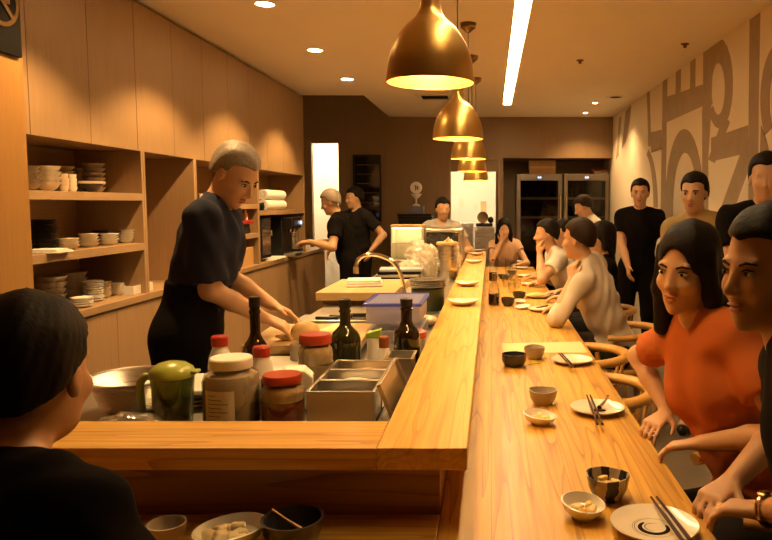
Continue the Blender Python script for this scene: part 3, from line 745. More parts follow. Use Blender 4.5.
# big steel basin and film
t = thing('steel_basin', 'wide shallow steel basin left of the green pitcher', 'basin', scr(135, 2.22))
MB().lathe([(0, .004), (.075, 0), (.10, .02), (.130, .095), (.140, .100), (.143, .104), (.137, .104), (.127, .097), (.097, .024), (.073, .006), (0, .008)], seg=48).build('bowl', M['steel_v'], t)
MB().tube([(-.129, -.03, .085), (-.150, -.025, .060), (-.150, .025, .060), (-.129, .03, .085)], .004, 8).build('handle', M['chrome'], t)
from mathutils import noise as mnoise
def crumple(name, c, r, seed, mat, label, cat, kind=None):
    rnd = random.Random(seed); m = MB(); m.ellip((0, 0, 0), r, 44, 28)
    ph = [(rnd.uniform(10, 60), rnd.uniform(10, 60), rnd.uniform(10, 60), rnd.uniform(0, 6)) for _ in range(9)]
    nv = []
    for v in m.v:
        p = Vector(v); k = .92 + sum(abs(math.sin(a * p.x + b * p.y + d * p.z + e)) - .6 for a, b, d, e in ph) * .06 + .35 * abs(mnoise.noise(p * 18)) + .22 * abs(mnoise.noise(p * 41))
        q = p * k; q.z = max(q.z, -r[2] * .9); nv.append(tuple(q))
    m.v = nv
    o = m.build(name, mat, loc=(c[0], c[1], c[2] + r[2] * .9), angle=22); tag(o, label, cat); return o
q = scr(133, 2.0)
crumple('cling_film', (q.x, 1.975, ZK), (.075, .040, .030), 3, M['film_clear'], 'crumpled clear film in front of the steel basin', 'film')
# stacked white boards beside the big jar
L = scr(205, 2.62)
for i in range(3):
    o = plate_mb(.115, .010).build('dinner_plate', M['grey_glaze'], loc=(-.98, 2.30, ZK + .0005 + i * .0135)); tag(o, 'grey plate, %s in the pile under the white board' % nth_from_top(2 - i, 3), 'plate', 'plates by the green pitcher')
o = MB().box(-.17, -.12, 0, .17, .12, .018).build('white_board', M['white'], loc=(-.965, 2.31, ZK + .0005 + .0445), rot=(0, 0, .12), bevel=.004)
tag(o, 'small white chopping board lying on a plate pile', 'chopping board')
o = MB().box(-.20, -.15, 0, .20, .15, .02).build('white_board', M['white'], loc=(-.80, 2.76, ZK + .0005), rot=(0, 0, .0), bevel=.004)
tag(o, 'white chopping board flat behind the red capped bottles', 'chopping board')
# chef's board, fillets, bun jar
t = thing('chopping_board', 'pale wooden chopping board under the chef\'s hands', 'chopping board', (-.80, 3.20, ZK + .0005), .05)
MB().box(-.24, -.27, .02, .24, .27, .06).build('board', M['boardwood'], t, bevel=.004)
for s in (-1, 1): MB().box(-.20, s * .2 - .02, 0, .20, s * .2 + .02, .0195).build('foot', M['boardwood'], t)
for i, (dx, dy, rz, sx, sy) in enumerate(((-.02, -.13, .5, .11, .045), (.09, .02, .9, .10, .045), (.13, -.18, .2, .085, .04))):
    m = MB(); m.ellip((0, 0, 0), (sx, sy, .018), 28, 10)
    m.v = [(x, y * (1 + .4 * math.sin(x * 12)), max(z + .006 * math.sin(x * 40), -.014)) for x, y, z in m.v]
    o = m.build('fish_fillet', M['fish'], loc=(-.80 + dx, 3.20 + dy, ZK + .0605 + .015), rot=(0, 0, rz)); tag(o, ['pale fillet at front left of the chopping board', 'pale fillet in the middle of the chopping board', 'pale fillet near right corner of the chopping board'][i], 'fillet', 'fillets on the board')
t = thing('sugar_pot', 'brown pot with a round yellow bun on top', 'pot', scr(306, 2.86))
MB().lathe([(0, 0), (.055, 0), (.062, .02), (.062, .075), (.057, .085), (0, .085)], seg=32).build('pot_body', M['grey_glaze'], t)
o = MB().ellip((0, 0, 0), (.058, .055, .043), 28, 16).build('bread_bun', M['bun'], loc=scr(306, 2.86) + Vector((0, 0, .085 + .043))); tag(o, 'round yellow bun sitting on the brown pot', 'bun')
# knives on a steel tray
t = thing('knife_tray', 'long steel tray behind the chopping board', 'tray', (-.74, 3.72, ZK + .0005))
MB().box(-.26, -.10, 0, .34, .10, .05).build('tray_body', M['steel'], t, bevel=.004)
for i in range(3):
    k = thing('kitchen_knife', ['nearest knife on the steel tray, black handle', 'middle knife on the steel tray, black handle', 'farthest knife on the steel tray, black handle'][i], 'knife', (-.78 + .06 * i, 3.65 + .06 * i, ZK + .053), .08 * (i - 1), 'knives on the tray')
    MB().prism([(.0, -.012), (.22, -.004), (.20, .014), (0, .018)], 0, .002).build('blade', M['chrome'], k)
    MB().box(-.12, -.010, -.002, -.0005, .012, .012).build('handle', M['black'], k, bevel=.003)
# plastic boxes on the right
t = thing('plastic_box', 'clear plastic food box with blue lid', 'food box', (0, 0, 0))
a = at_z(363, 303, 1.05); b = at_z(422, 305, 1.05); wB = .268; dB = .40
t.location = (a.x, a.y, .952); t.rotation_euler = (0, 0, 0)
MB().prism([(.012, .012), (wB - .012, .012), (wB - .012, dB - .012), (.012, dB - .012)], 0, .003).build('base', M['frost'], t)
s = MB()
for (x0, y0, x1, y1) in ((.012, .012, wB - .012, .014), (.012, dB - .014, wB - .012, dB - .012), (.012, .014, .014, dB - .014), (wB - .014, .014, wB - .012, dB - .014)): s.box(x0, y0, .003, x1, y1, .082)
s.build('wall', M['frost'], t)
s = MB().box(.016, .016, .088, wB - .016, dB - .016, .092)
s.build('lid', M['frost_blue'], t)
s = MB().box(0, 0, .080, wB, .016, .096).box(0, dB - .016, .080, wB, dB, .096).box(0, .016, .080, .016, dB - .016, .096).box(wB - .016, .016, .080, wB, dB - .016, .096)
s.build('lid_rim', M['blue_lid'], t, bevel=.003)
MB().box(.05, .05, .004, .16, .20, .045).build('contents', M['egg'], t, bevel=.01)
o = MB().box(0, 0, 0, wB - .01, .38, .06).build('plastic_crate', M['frost'], loc=(a.x + .004, a.y + .01, ZK + .0005), bevel=.004)
t2 = thing('ice_cream_tub', 'white tub with red lid before the blue lidded box', 'tub', scr(410, 2.98), 0)
tag(o, 'frosted plastic crate supporting the blue lidded box', 'crate')
MB().lathe([(0, 0), (.055, 0), (.066, .085), (0, .085)], seg=36).build('tub_body', M['white'], t2)
MB().lathe([(0, .0855), (.070, .0855), (.070, .108), (.064, .112), (0, .112)], seg=36).build('lid', M['red'], t2)
t = thing('stock_pot', 'dark green pot behind the blue lidded box', 'pot', Vector((-.385, 4.35, ZK + .0005)))
MB().lathe([(0, 0), (.095, 0), (.10, .01), (.10, .13), (.103, .132), (0, .132)], seg=36).build('pot_body', plain('dark green enamel', (.04, .05, .02), .3), t)
for i in range(4):
    o = plate_mb(.112, .010).build('steel_plate', M['steel_v'], loc=Vector((-.385, 4.35, ZK + .0005)) + Vector((0, 0, .1325 + i * .0135))); tag(o, 'steel plate on the dark green pot, %s of the pile' % nth_from_top(3 - i, 4), 'plate', 'steel plates on the pot')
o = bun = MB().ellip((0, 0, 0), (.07, .05, .032), 24, 12).build('dough_ball', M['tan_glaze'], loc=(-.345, 3.72, ZK + .032)); tag(o, 'tan lump of dough right of the blue lidded box', 'dough')
# far board with towel, tap
t = thing('chopping_board', 'thick wooden chopping board carrying a folded white towel', 'chopping board', (-.855, 4.9, ZK + .0005))
MB().box(-.25, -.40, .03, .25, .40, .085).build('board', M['boardwood'], t, bevel=.004)
for s in (-1, 1): MB().box(-.22, s * .3 - .03, 0, .22, s * .3 + .03, .0295).build('foot', M['boardwood'], t)
o = MB().box(-.12, -.10, 0, .12, .10, .016).box(-.115, -.095, .016, .118, .098, .032).box(-.118, -.09, .032, .11, .095, .046).build('folded_towel', M['towel'], loc=(-.86, 4.88, ZK + .086), rot=(0, 0, .15), bevel=.006); tag(o, 'folded white towel lying on the far chopping board', 'towel')
t = thing('kitchen_tap', 'chrome gooseneck tap over the far chopping board', 'tap', (-.570, 4.75, ZK + .0005), 0)
pts = [(0, 0, .02), (-.01, 0, .10), (-.03, 0, .17), (-.07, 0, .23), (-.13, 0, .262), (-.19, 0, .272), (-.235, 0, .262), (-.265, 0, .235), (-.275, 0, .20)]
def smooth(pts, n=4):
    P = [Vector(p) for p in pts]; out = []
    for i in range(len(P) - 1):
        p0, p1, p2, p3 = P[max(i - 1, 0)], P[i], P[i + 1], P[min(i + 2, len(P) - 1)]
        for k in range(n):
            u = k / n
            out.append(.5 * ((2 * p1) + (p2 - p0) * u + (2 * p0 - 5 * p1 + 4 * p2 - p3) * u * u + (3 * p1 - p0 - 3 * p2 + p3) * u ** 3))
    out.append(P[-1]); return out
pts = [(x * 1.18, y, z * 1.13) for x, y, z in pts]
MB().tube(smooth(pts), .013, 14).build('spout', M['chrome'], t)
MB().cyl((-.3245, 0, .181), .018, .045, 18).build('nozzle', M['chrome'], t)
MB().lathe([(0, 0), (.028, 0), (.026, .02), (.016, .03), (0, .03)], seg=20).build('base', M['black'], t)
# tall steel canister, bags
t = thing('steel_canister', 'tall steel canister with a wooden lid by the ledge', 'canister', (-.365, 6.0, ZK + .0005))
MB().lathe([(0, 0), (.078, 0), (.080, .01), (.080, .30), (0, .30)], seg=36).build('canister_body', M['steel_v'], t)
MB().lathe([(0, .301), (.092, .301), (.092, .318), (.085, .325), (0, .325)], seg=36).build('lid', M['boardwood'], t)
MB().box(-.012, -.012, .326, .012, .012, .35).build('knob', M['boardwood'], t, bevel=.004)
for i, (px, Y, r) in enumerate(((-.66, 6.60, (.12, .12, .15)), (-.72, 6.34, (.10, .09, .075)), (-.37, 6.42, (.085, .12, .16)), (-.535, 6.22, (.075, .09, .15)))):
    q = (px, Y, ZK); crumple('plastic_bag', q, r, 20 + i, M['film'], ['tall rumpled white bag left of the steel canister', 'low rumpled bag in front of the tall bag', 'rumpled bag behind the steel canister, ledge side', 'puffed bag touching the canister on its left'][i], 'bag')
o = cup_mb(.03, .07).build('paper_cup', M['white'], loc=(-.40, 5.55, ZK + .0005)); tag(o, 'small white cup left of the canister foot', 'cup')
for i in range(4):
    o = MB().box(-.18, -.12, 0, .18, .12, .022).build('sheet_tray', [M['charcoal'], M['steel'], M['charcoal'], M['bluecloth']][i], loc=(-.80 + .01 * i, 6.15, ZK + .0005 + i * .0235), rot=(0, 0, .05 * i - .05), bevel=.003); tag(o, ['dark', 'steel', 'charcoal', 'blue grey'][i] + ' flat tray in the pile beyond the tap, ' + nth_from_top(3 - i, 4), 'tray', 'trays beyond the tap')
# lit display case, microwave
t = thing('display_case', 'small lit glass display case on the far worktop', 'display case', (-.82, 7.15, ZK + .0005))
MB().box(-.155, -.14, 0, .155, .14, .09).build('base', M['steel'], t, bevel=.003)
MB().box(-.155, .128, .09, .155, .14, .41).box(-.155, -.14, .09, -.143, .128, .41).box(.143, -.14, .09, .155, .128, .41).build('shell', M['cream_glaze'], t)
MB().box(-.16, -.145, .41, .16, .145, .435).build('top', M['boardwood'], t, bevel=.002)
MB().box(-.142, -.13, .25, .142, .127, .256).build('shelf', M['glass'], t)
MB().box(-.142, -.139, .09, .142, -.136, .409).build('front_glass', M['glass'], t)
MB().box(-.13, -.06, .398, .13, .06, .409).build('lamp', M['caselamp'], t)
t = thing('microwave_oven', 'dark glass fronted microwave beside the lit display case', 'microwave', (-.475, 7.34, ZK + .0005))
MB().box(-.185, -.17, 0, .20, .17, .40).build('housing', M['steel'], t, bevel=.02)
MB().box(-.17, -.182, .09, .15, -.1705, .36).build('door', M['screen'], t, bevel=.004)
MB().tube([(.172, -.172, .10), (.172, -.20, .12), (.172, -.20, .33), (.172, -.172, .35)], .007, 8).build('handle', M['chrome'], t)

# ---------------------------------------------------------------- plates on the raised ledge
lp = [(464.5, 304, 'first plate on the raised ledge, nearest the camera'), (467, 285, 'second plate along the raised ledge'), (474, 262.5, 'third plate along the raised ledge, in the middle'), (477, 252.5, 'fourth plate along the raised ledge'), (479, 247.3, 'farthest plate on the raised ledge by the canister bags')]
p0 = None
for i, (px, py, lb) in enumerate(lp):
    q = at_z(px, py, ZL + .006); r = .083
    loc = (min(max(q.x, -.165), -.155), min(q.y, (7.9 if i == 3 else 8.48)), ZL + .0005)
    if p0 is None:
        p0 = MB().lathe([(0, .003), (.040, 0), (.042, .004), (.068, .012), (.083, .026), (.083, .029), (.066, .017), (.040, .008), (0, .008)], seg=40, wob=lambda a, r, z: (r * (1 + .05 * math.cos(2 * a)), .004 * math.cos(2 * a) * (z > .02))).build('leaf_plate', M['cream_glaze'], loc=loc); tag(p0, lb, 'plate', 'plates on the ledge')
    else: dup(p0, loc, random.uniform(-.2, .2), lb)

# ================================================================ TABLEWARE ON THE DINING COUNTER
def striped(name, c1, c2, n):
    m, nt, b = new_mat(name)
    tc = N(nt, 'ShaderNodeTexCoord'); g = N(nt, 'ShaderNodeTexGradient', gradient_type='RADIAL')
    nt.links.new(tc.outputs['Object'], g.inputs[0])
    nz = N(nt, 'ShaderNodeTexNoise'); nz.inputs['Scale'].default_value = 25; nt.links.new(tc.outputs['Object'], nz.inputs['Vector'])
    a = N(nt, 'ShaderNodeMath', operation='MULTIPLY'); a.inputs[1].default_value = n; nt.links.new(g.outputs['Fac'], a.inputs[0])
    a2 = N(nt, 'ShaderNodeMath', operation='MULTIPLY_ADD'); a2.inputs[1].default_value = .5; nt.links.new(nz.outputs['Fac'], a2.inputs[0]); nt.links.new(a.outputs[0], a2.inputs[2])
    f = N(nt, 'ShaderNodeMath', operation='FRACT'); nt.links.new(a2.outputs[0], f.inputs[0])
    l = N(nt, 'ShaderNodeMath', operation='LESS_THAN'); l.inputs[1].default_value = .5; nt.links.new(f.outputs[0], l.inputs[0])
    mx = N(nt, 'ShaderNodeMix', data_type='RGBA'); mx.inputs[6].default_value = (*c1, 1); mx.inputs[7].default_value = (*c2, 1)
    nt.links.new(l.outputs[0], mx.inputs[0]); nt.links.new(mx.outputs[2], b.inputs['Base Color'])
    b.inputs['Roughness'].default_value = .25; b.inputs['Coat Weight'].default_value = .3
    return m
M['stripe'] = striped('striped glaze', (.42, .36, .28), (.022, .022, .032), 6)
def on(px, py, z=ZC): q = at_z(px, py, z); return (q.x, q.y, z + .0005)
gp = 'plates on the dining counter'; gc = 'cups on the dining counter'; gd = 'sauce dishes on the dining counter'
def teacup(px, py, r, h, mat, label, inner=None):
    t = thing('tea_cup', label, 'cup', on(px, py), random.uniform(0, 6), gc)
    MB().lathe([(0, .003), (r * .62, 0), (r * .66, .006), (r * .88, h * .45), (r, h), (r - .004, h), (r * .88 - .004, h * .45), (r * .6, .012), (0, .011)], seg=40,
               wob=lambda a, rr, z: (rr * (1 + .018 * math.sin(3 * a + 1)), .0025 * math.sin(2 * a) * (z > h * .8))).build('cup_body', mat, t)
    if inner: MB().lathe([(0, .0125), (r * .58, .0125), (r * .70, h * .28), (0, h * .29)], seg=28).build('drink', inner, t)
    return t
def sauce(px, py, r, h, mat, label, rz=0):
    t = MB().lathe([(0, .003), (r * .5, 0), (r * .55, .005), (r * .85, h * .5), (r, h), (r - .004, h + .001), (r * .83 - .003, h * .5), (r * .5, .009), (0, .008)], seg=40,
               wob=lambda a, rr, z: (rr * (1 + .07 * math.cos(a) + .05 * math.cos(2 * a)), .006 * math.cos(a) * (z > h * .7))).build('sauce_dish', mat, loc=on(px, py), rot=(0, 0, rz))
    return tag(t, label, 'sauce dish', gd)
def bits(name, c, n, r, size, mat, label, cat, seed, z0):
    rnd = random.Random(seed)
    for i in range(n):
        a = 2 * PI * i / n + rnd.uniform(-.3, .3); rr = r * (.35 + .4 * rnd.random()) if n > 1 else 0
        m = MB().obox((0, 0, 0), (size * rnd.uniform(.8, 1.2), size * rnd.uniform(.6, .9), size * .55))
        o = m.build(name, mat, loc=(c[0] + rr * math.cos(a), c[1] + rr * math.sin(a), c[2] + z0 + size * .3 + .004 * (i % 2)), rot=(rnd.uniform(-.3, .3), rnd.uniform(-.3, .3), rnd.uniform(0, 3)), bevel=size * .17)
        tag(o, label, cat, label)
def plate(px, py, r, mat, label, brush=None):
    t = thing('dinner_plate', label, 'plate', on(px, py), 0, gp)
    MB().lathe([(0, .003), (r * .55, 0), (r * .58, .004), (r * .80, .009), (r, .019), (r, .022), (r * .79, .013), (r * .56, .008), (0, .008)], seg=48).build('plate_body', mat, t)
    if brush:
        b_ = MB(); k = 40
        for (r0, r1, a0, a1, z) in ((.27, .40, 2.2, 6.6, .0086), (.44, .455, .5, 4.2, .0086), (.49, .50, 1.5, 5.5, .0086), (.20, .22, 1, 4.5, .0086)):
            vs = []
            for i in range(k + 1):
                a = a0 + (a1 - a0) * i / k; w = .5 + .5 * math.sin(PI * i / k)
                vs.append((r * r0 * math.cos(a), r * r0 * math.sin(a), z)); q = r0 + (r1 - r0) * w; vs.append((r * q * math.cos(a), r * q * math.sin(a), z))
            b_.add(vs, [(2 * i, 2 * i + 1, 2 * i + 3, 2 * i + 2) for i in range(k)])
        b_.build('brush_mark', M['charcoal'], t)
    return t
def chopsticks(p, q, label, grp, gap=.011):
    p, q = Vector(p), Vector(q); d = (q - p); s = d.cross(Vector((0, 0, 1))).normalized()
    for i, e in enumerate((-1, 1)):
        a = p + s * gap * e * .8; b = q + s * gap * e
        o = MB().tube([Vector((0, 0, 0)), (b - a) * .5, b - a], [.003, .004, .0046], 8).build('chopstick', M['lacquer'], loc=a)
        tag(o, ['left', 'right'][i] + ' ' + label, 'chopstick', grp)
# nearest setting
teacup(608, 498, .056, .062, M['stripe'], 'cream and black striped cup nearest on the counter')
bits('pickle', on(608, 498), 3, .03, .022, M['ginger'], 'yellow pickle cube inside the striped cup', 'pickle', 5, .034)
MB_ = MB().lathe([(0, 0), (.030, 0), (.040, .018), (0, .022)], seg=24).build('pickle_heap', M['ginger'], loc=Vector(on(608, 498)) + Vector((0, 0, .013))); tag(MB_, 'heap of yellow pickles filling the striped cup', 'pickles', kind='stuff')
s1 = sauce(584, 518, .053, .038, M['white_glaze'], 'white sauce dish of yellow pickled ginger in front of striped cup', 2.2)
bits('ginger_slice', s1.location, 6, .034, .028, M['ginger'], 'slice of yellow pickled ginger in the white sauce dish', 'ginger', 9, .013)
plate(654, 531, .100, M['cream_glaze'], 'grey plate with dark brush swirl at the counter edge', True)
a = on(654, 531)
chopsticks(at_z(654, 497, .777), at_z(687, 541, .781), 'brown chopstick across the plate with brush swirl', 'chopsticks on the brush swirl plate', .009)
# second
plate(597, 412, .098, M['cream_glaze'], 'cream plate with a sauce smear, second from the camera')
sm = MB().ellip((0, 0, 0), (.026, .015, .003), 20, 8).build('sauce_smear', M['soy'], loc=Vector(on(599, 413)) + Vector((0, 0, .010))); tag(sm, 'dark sauce smear on the second plate', 'sauce', kind='stuff')
sp = MB().tube([(0, 0, 0), (.03, .05, .012), (.045, .085, .022)], [.009, .004, .004], 10).build('small_spoon', M['chrome'], loc=Vector(on(599, 413)) + Vector((.002, .005, .018))); tag(sp, 'small metal spoon on the plate with sauce smear', 'spoon')
chopsticks(at_z(588.5, 395, .777), at_z(600, 424, .779), 'brown chopstick across the plate with sauce smear', 'chopsticks on the smeared plate', .008)
teacup(543, 404, .055, .056, M['grey_glaze'], 'grey brown cup behind the ginger dish, middle of counter', plain('green tea', (.20, .19, .06), .1))
s2 = sauce(541, 424, .056, .034, M['white_glaze'], 'white sauce dish in front of the grey brown cup', 2.6)
bits('ginger_slice', s2.location, 4, .03, .026, M['ginger'], 'slice of yellow ginger in the farther white dish', 'ginger', 12, .012)
# third
dbl = MB().lathe([(0, .003), (.040, 0), (.046, .006), (.057, .028), (.057, .058), (.052, .058), (.050, .03), (.038, .012), (0, .010)], seg=40).build('dark_bowl', M['dark_glaze'], loc=on(514, 366)); tag(dbl, 'dark glazed bowl at the left edge by the paper mat', 'bowl')
teacup(534.5, 358.5, .053, .058, M['grey_glaze'], 'grey glazed cup standing against the paper mat', plain('barley tea', (.2, .12, .04), .1))
q = on(533, 362.5)
lf = MB().prism([(-.03, 0), (-.01, .012), (.02, .008), (.035, 0), (.02, -.008), (-.01, -.01)], 0, .003).build('leaf_garnish', M['green'], loc=(q[0], q[1] - .03, q[2]), rot=(0, 0, .4)); tag(lf, 'small green leaf lying between dark bowl and plate', 'leaf')
plate(572, 363, .096, M['cream_glaze'], 'cream plate with chopsticks beside the paper mat')
chopsticks(at_z(560, 353, .777), at_z(573, 367, .779), 'brown chopstick across the plate beside paper mat', 'chopsticks by the mat', .007)
P4 = [at_z(501.5, 343.8, ZC), at_z(504, 353.2, ZC), at_z(588, 353, ZC), at_z(581, 342, ZC)]
mt = MB().prism([(p.x, p.y) for p in P4], ZC + .0004, ZC + .0025).build('paper_mat', M['mat']); tag(mt, 'yellow paper mat lying flat across the counter', 'mat')
# farther settings
far_plates = [(542, 311, .10, 'cream plate by the elbow of the man in pale shirt'), (538, 297.5, .11, 'plate with food beside the man in pale shirt'), (529, 285.5, .085, 'cream plate farther along beyond the glass cups'), (524, 277, .09, 'cream plate before the guest with raised hand'), (521, 269, .09, 'second farthest plate on the dining counter'), (519, 262.5, .09, 'farthest plate on the dining counter')]
for i, (px, py, r, lb) in enumerate(far_plates): plate(px, py, r, M['cream_glaze'], lb)
c = on(538, 297.5); om = MB().ellip((0, 0, 0), (.07, .04, .018), 20, 10).build('omelette', M['ginger'], loc=(c[0] - .01, c[1], c[2] + .024)); tag(om, 'yellow omelette on the plate beside the pale shirt', 'omelette')
chopsticks(Vector(on(540, 312)) + Vector((-.02, .04, .025)), Vector(on(545, 309)) + Vector((.02, -.03, .027)), 'chopstick on the plate by the pale shirt elbow', 'chopsticks by the elbow', .008)
sauce(522, 309, .06, .022, M['white_glaze'], 'shallow white dish left of the elbow plate', 1)
sauce(520, 306 - 2, .05, .028, M['cream_glaze'], 'cream dish just behind the shallow white dish', 2)
teacup(508, 306, .052, .06, M['dark_glaze'], 'dark cup right of the soy dispenser')
teacup(519, 299, .055, .055, M['dark_glaze'], 'second dark cup behind the cream dish')
for i, (px, py, h) in enumerate(((512, 293, .085), (506, 287, .10), (517, 288, .08), (513, 281, .09), (508, 274, .10), (514, 270, .09), (503, 267, .10), (510, 264, .09))):
    o = cup_mb(.036, h, .0025).build('water_glass', M['glass'], loc=on(px, py))
    tag(o, ['glass nearest the two dark cups', 'tall glass beside the soy dispenser', 'short glass right of the tall one', 'glass behind the short glass', 'glass beside the second soy dispenser', 'glass left of the farther cream plates', 'glass at the foot of the bar wall', 'farthest glass on the dining counter'][i], 'glass', 'glasses along the counter')
for i, (px, py) in enumerate(((512, 275), (508, 280), (503, 279), (515, 266))):
    o = bowl_mb(.055, .045).build('dark_bowl', M['dark_glaze'], loc=on(px, py)); tag(o, ['dark bowl beyond the row of glasses', 'dark bowl between glass and soy dispenser', 'dark bowl against the bar wall', 'farthest dark bowl near the seated woman'][i], 'bowl', 'dark bowls far along the counter')
def soy_disp(px, py, r, H, label):
    t = thing('soy_dispenser', label, 'bottle', on(px, py))
    MB().lathe([(0, .002), (r, 0), (r, .10), (r * .8, .14), (r * .35, .19), (r * .3, H * .92), (0, H * .92)], seg=28).build('glass_body', M['glass'], t)
    MB().lathe([(0, .004), (r * .93, .004), (r * .93, .085), (0, .085)], seg=24).build('sauce', M['soy'], t)
    MB().lathe([(0, H * .921), (r * .4, H * .921), (r * .36, H), (0, H)], seg=20).build('stopper', M['dark_brass'], t)
soy_disp(494, 305, .043, .235, 'glass soy sauce dispenser against the bar wall, nearer one')
soy_disp(493, 281, .040, .215, 'glass soy sauce dispenser against the bar wall, farther one')
# on the front arm
c1 = MB().lathe([(0, .003), (.022, 0), (.026, .005), (.039, .030), (.042, .05), (.038, .05), (.035, .030), (.020, .010), (0, .009)], seg=36).build('rice_bowl', M['grey_glaze'], loc=(-.715, 1.535, ZC + .0005)); tag(c1, 'small grey bowl left of the dish of pickled radish', 'bowl')
s3 = sauce(224, 548, .075, .040, M['white_glaze'], 'wide white dish of pale pickled radish on front counter', .2)
s3.location = (-.582, 1.535, ZC + .0005)
bits('radish_pickle', s3.location, 7, .050, .036, M['daikon'], 'pale pickled radish piece in the wide white dish', 'pickle', 21, .016)
t = thing('dark_cup', 'dark glazed cup with a wooden spoon on front counter', 'cup', (-.437, 1.535, ZC + .0005))
MB().lathe([(0, .003), (.046, 0), (.052, .006), (.064, .035), (.068, .062), (.062, .062), (.059, .036), (.046, .014), (0, .012)], seg=40).build('cup_body', M['dark_glaze'], t)
sp = MB().tube([(0, 0, 0), (-.042, .006, .025), (-.075, .010, .046)], [.005, .0022, .0026], 8).build('wooden_spoon', M['chairwood'], loc=(-.410, 1.535, ZC + .030)); tag(sp, 'thin wooden spoon standing in the dark cup', 'spoon')

# ================================================================ LAMPS
lamps = [(430.5, 83, 2.0, 'first and nearest brass pendant lamp'), (458, 139, 3.456, 'second brass pendant lamp from the camera'), (468.5, 159, 4.909, 'third brass pendant lamp from the camera'), (472, 171.5, 5.96, 'fourth brass pendant lamp from the camera'), (476, 180.6, 7.0, 'fifth and farthest brass pendant lamp')]
sh = [(410, 213), (395, 213), (350, 208), (300, 200), (250, 184), (200, 160), (150, 125), (120, 92), (100, 72), (80, 60), (60, 52), (10, 45)]
prof_o = [(h / 1768, (410 - y) / 1768) for y, h in sh]
prof_i = [(max(r - .003, .004), z - (.002 if i else 0)) for i, (r, z) in enumerate(prof_o)][::-1]
def smooth2(pr, n=3):
    q = smooth([(r, 0, z) for r, z in pr], n); return [(p.x, p.z) for p in q]
proto = None
for px, py, Y, lb in lamps:
    q = at_y(px, py, Y)
    t = thing('pendant_lamp', lb + ' over the bar ledge', 'pendant lamp', (q.x, Y, q.z), 0, 'brass pendant lamps')
    so = smooth2(prof_o)
    MB().lathe(so + [(so[-1][0] - .003, so[-1][1])], seg=56).build('shade', M['brass'], t, angle=60)
    MB().lathe([(so[0][0] - .0002, so[0][1])] + [(r - .0035, z) for r, z in so] + [(0, so[-1][1] - .001)], seg=56).build('shade_lining', M['brass_in'], t, angle=60)
    MB().cyl((0, 0, .2275), .026, .03, 28, .024).build('collar', M['copper'], t)
    MB().ellip((0, 0, .088), (.036, .036, .040), 24, 14).build('bulb', M['bulb'], t)
    MB().cyl((0, 0, .124), .016, .09, 16).build('lamp_socket', M['white'], t)
    H = CEIL - q.z
    MB().tube([(0, 0, .258), (0, 0, H - .04)], .003, 8).build('cable', M['cable'], t)
    MB().lathe([(0, H - .062), (.012, H - .062), (.030, H - .045), (.050, H - .03), (.054, H - .0005), (0, H - .0005)], seg=28).build('canopy', M['dark_brass'], t)
dl = [(-1.36, 3.10), (-1.36, 4.44), (-1.375, 5.745), (-1.385, 7.055)]
def spot(name, loc, energy, size, blend, rad=.03, col=WARM):
    L = bpy.data.lights.new(name, 'SPOT'); L.energy = energy; L.spot_size = math.radians(size); L.spot_blend = blend; L.shadow_soft_size = rad; L.color = col
    o = bpy.data.objects.new(name, L); C.objects.link(o); o.location = loc; return o
dlab = ['beyond the frame above the guest in black', 'nearest one in view, top left', 'middle one in view', 'farthest of the left row']
for i, (x, y) in enumerate(dl):
    t = thing('ceiling_downlight', 'round recessed ceiling downlight, ' + dlab[i], 'downlight', (x, y, CEIL), 0, 'ceiling downlights')
    MB().lathe([(.055, -.0035), (.068, -.0035), (.070, -.0005), (.055, -.0005)], seg=36).build('trim_ring', M['white'], t)
    MB().lathe([(0, -.003), (.0545, -.003), (.0545, -.0005), (0, -.0005)], seg=36).build('lens', M['down'], t)
    spot('downlight_beam', (x, y, CEIL - .02), SPOT_W, 116, .35)
for i, (x, y) in enumerate(((1.24, 8.70), (1.244, 9.62))):
    t = thing('ceiling_spotlight', ['small round spotlight before the refrigerators', 'small round spotlight closest to the back wall'][i], 'downlight', (x, y, CEIL), 0, 'small ceiling spotlights')
    MB().lathe([(.030, -.004), (.042, -.004), (.044, -.0005), (.030, -.0005)], seg=28).build('trim_ring', M['white'], t)
    MB().lathe([(0, -.003), (.0295, -.003), (.0295, -.0005), (0, -.0005)], seg=28).build('lens', M['down'], t)
    if i == 1: spot('spotlight_beam', (x, y - .0, CEIL - .02), SPOT_W * .45, 125, .7)
    if i == 0: spot('spotlight_beam', (x, y, CEIL - .02), SPOT_W * .6, 125, .8)
o = MB().box(.146, 1.52, CEIL + .055, .243, 8.86, CEIL + .075).build('light_slot', M['slot']); tag(o, 'long recessed light slot running along the ceiling', 'ceiling light')
for i, (x, y) in enumerate(((.744, 6.136), (1.457, 5.522))):
    o = MB().lathe([(0, -.03), (.012, -.03), (.014, -.012), (.03, -.006), (.032, -.0005), (0, -.0005)], seg=20).build('ceiling_sprinkler', M['dark_brass'], loc=(x, y, CEIL)); tag(o, ['small ceiling sprinkler near the light slot', 'small ceiling sprinkler near the mural wall'][i], 'sprinkler')
t = thing('ceiling_vent', 'square ceiling air vent left of the farther pendants', 'vent', (-.63, 8.2, CEIL))
MB().box(-.20, -.20, -.012, .20, -.15, -.0005).box(-.20, .15, -.012, .20, .20, -.0005).box(-.20, -.15, -.012, -.15, .15, -.0005).box(.15, -.15, -.012, .20, .15, -.0005).build('vent_frame', M['white'], t)
MB().box(-.149, -.149, -.004, .149, .149, -.0005).build('vent_grille', M['charcoal'], t)
t = thing('ceiling_vent', 'round ceiling vent near the mural and refrigerators', 'vent', (1.40, 8.2, CEIL))
MB().lathe([(.07, -.008), (.11, -.008), (.115, -.0005), (.07, -.0005)], seg=32).build('vent_ring', M['white'], t)
MB().lathe([(0, -.004), (.069, -.004), (.069, -.0005), (0, -.0005)], seg=32).build('vent_grille', M['charcoal'], t)
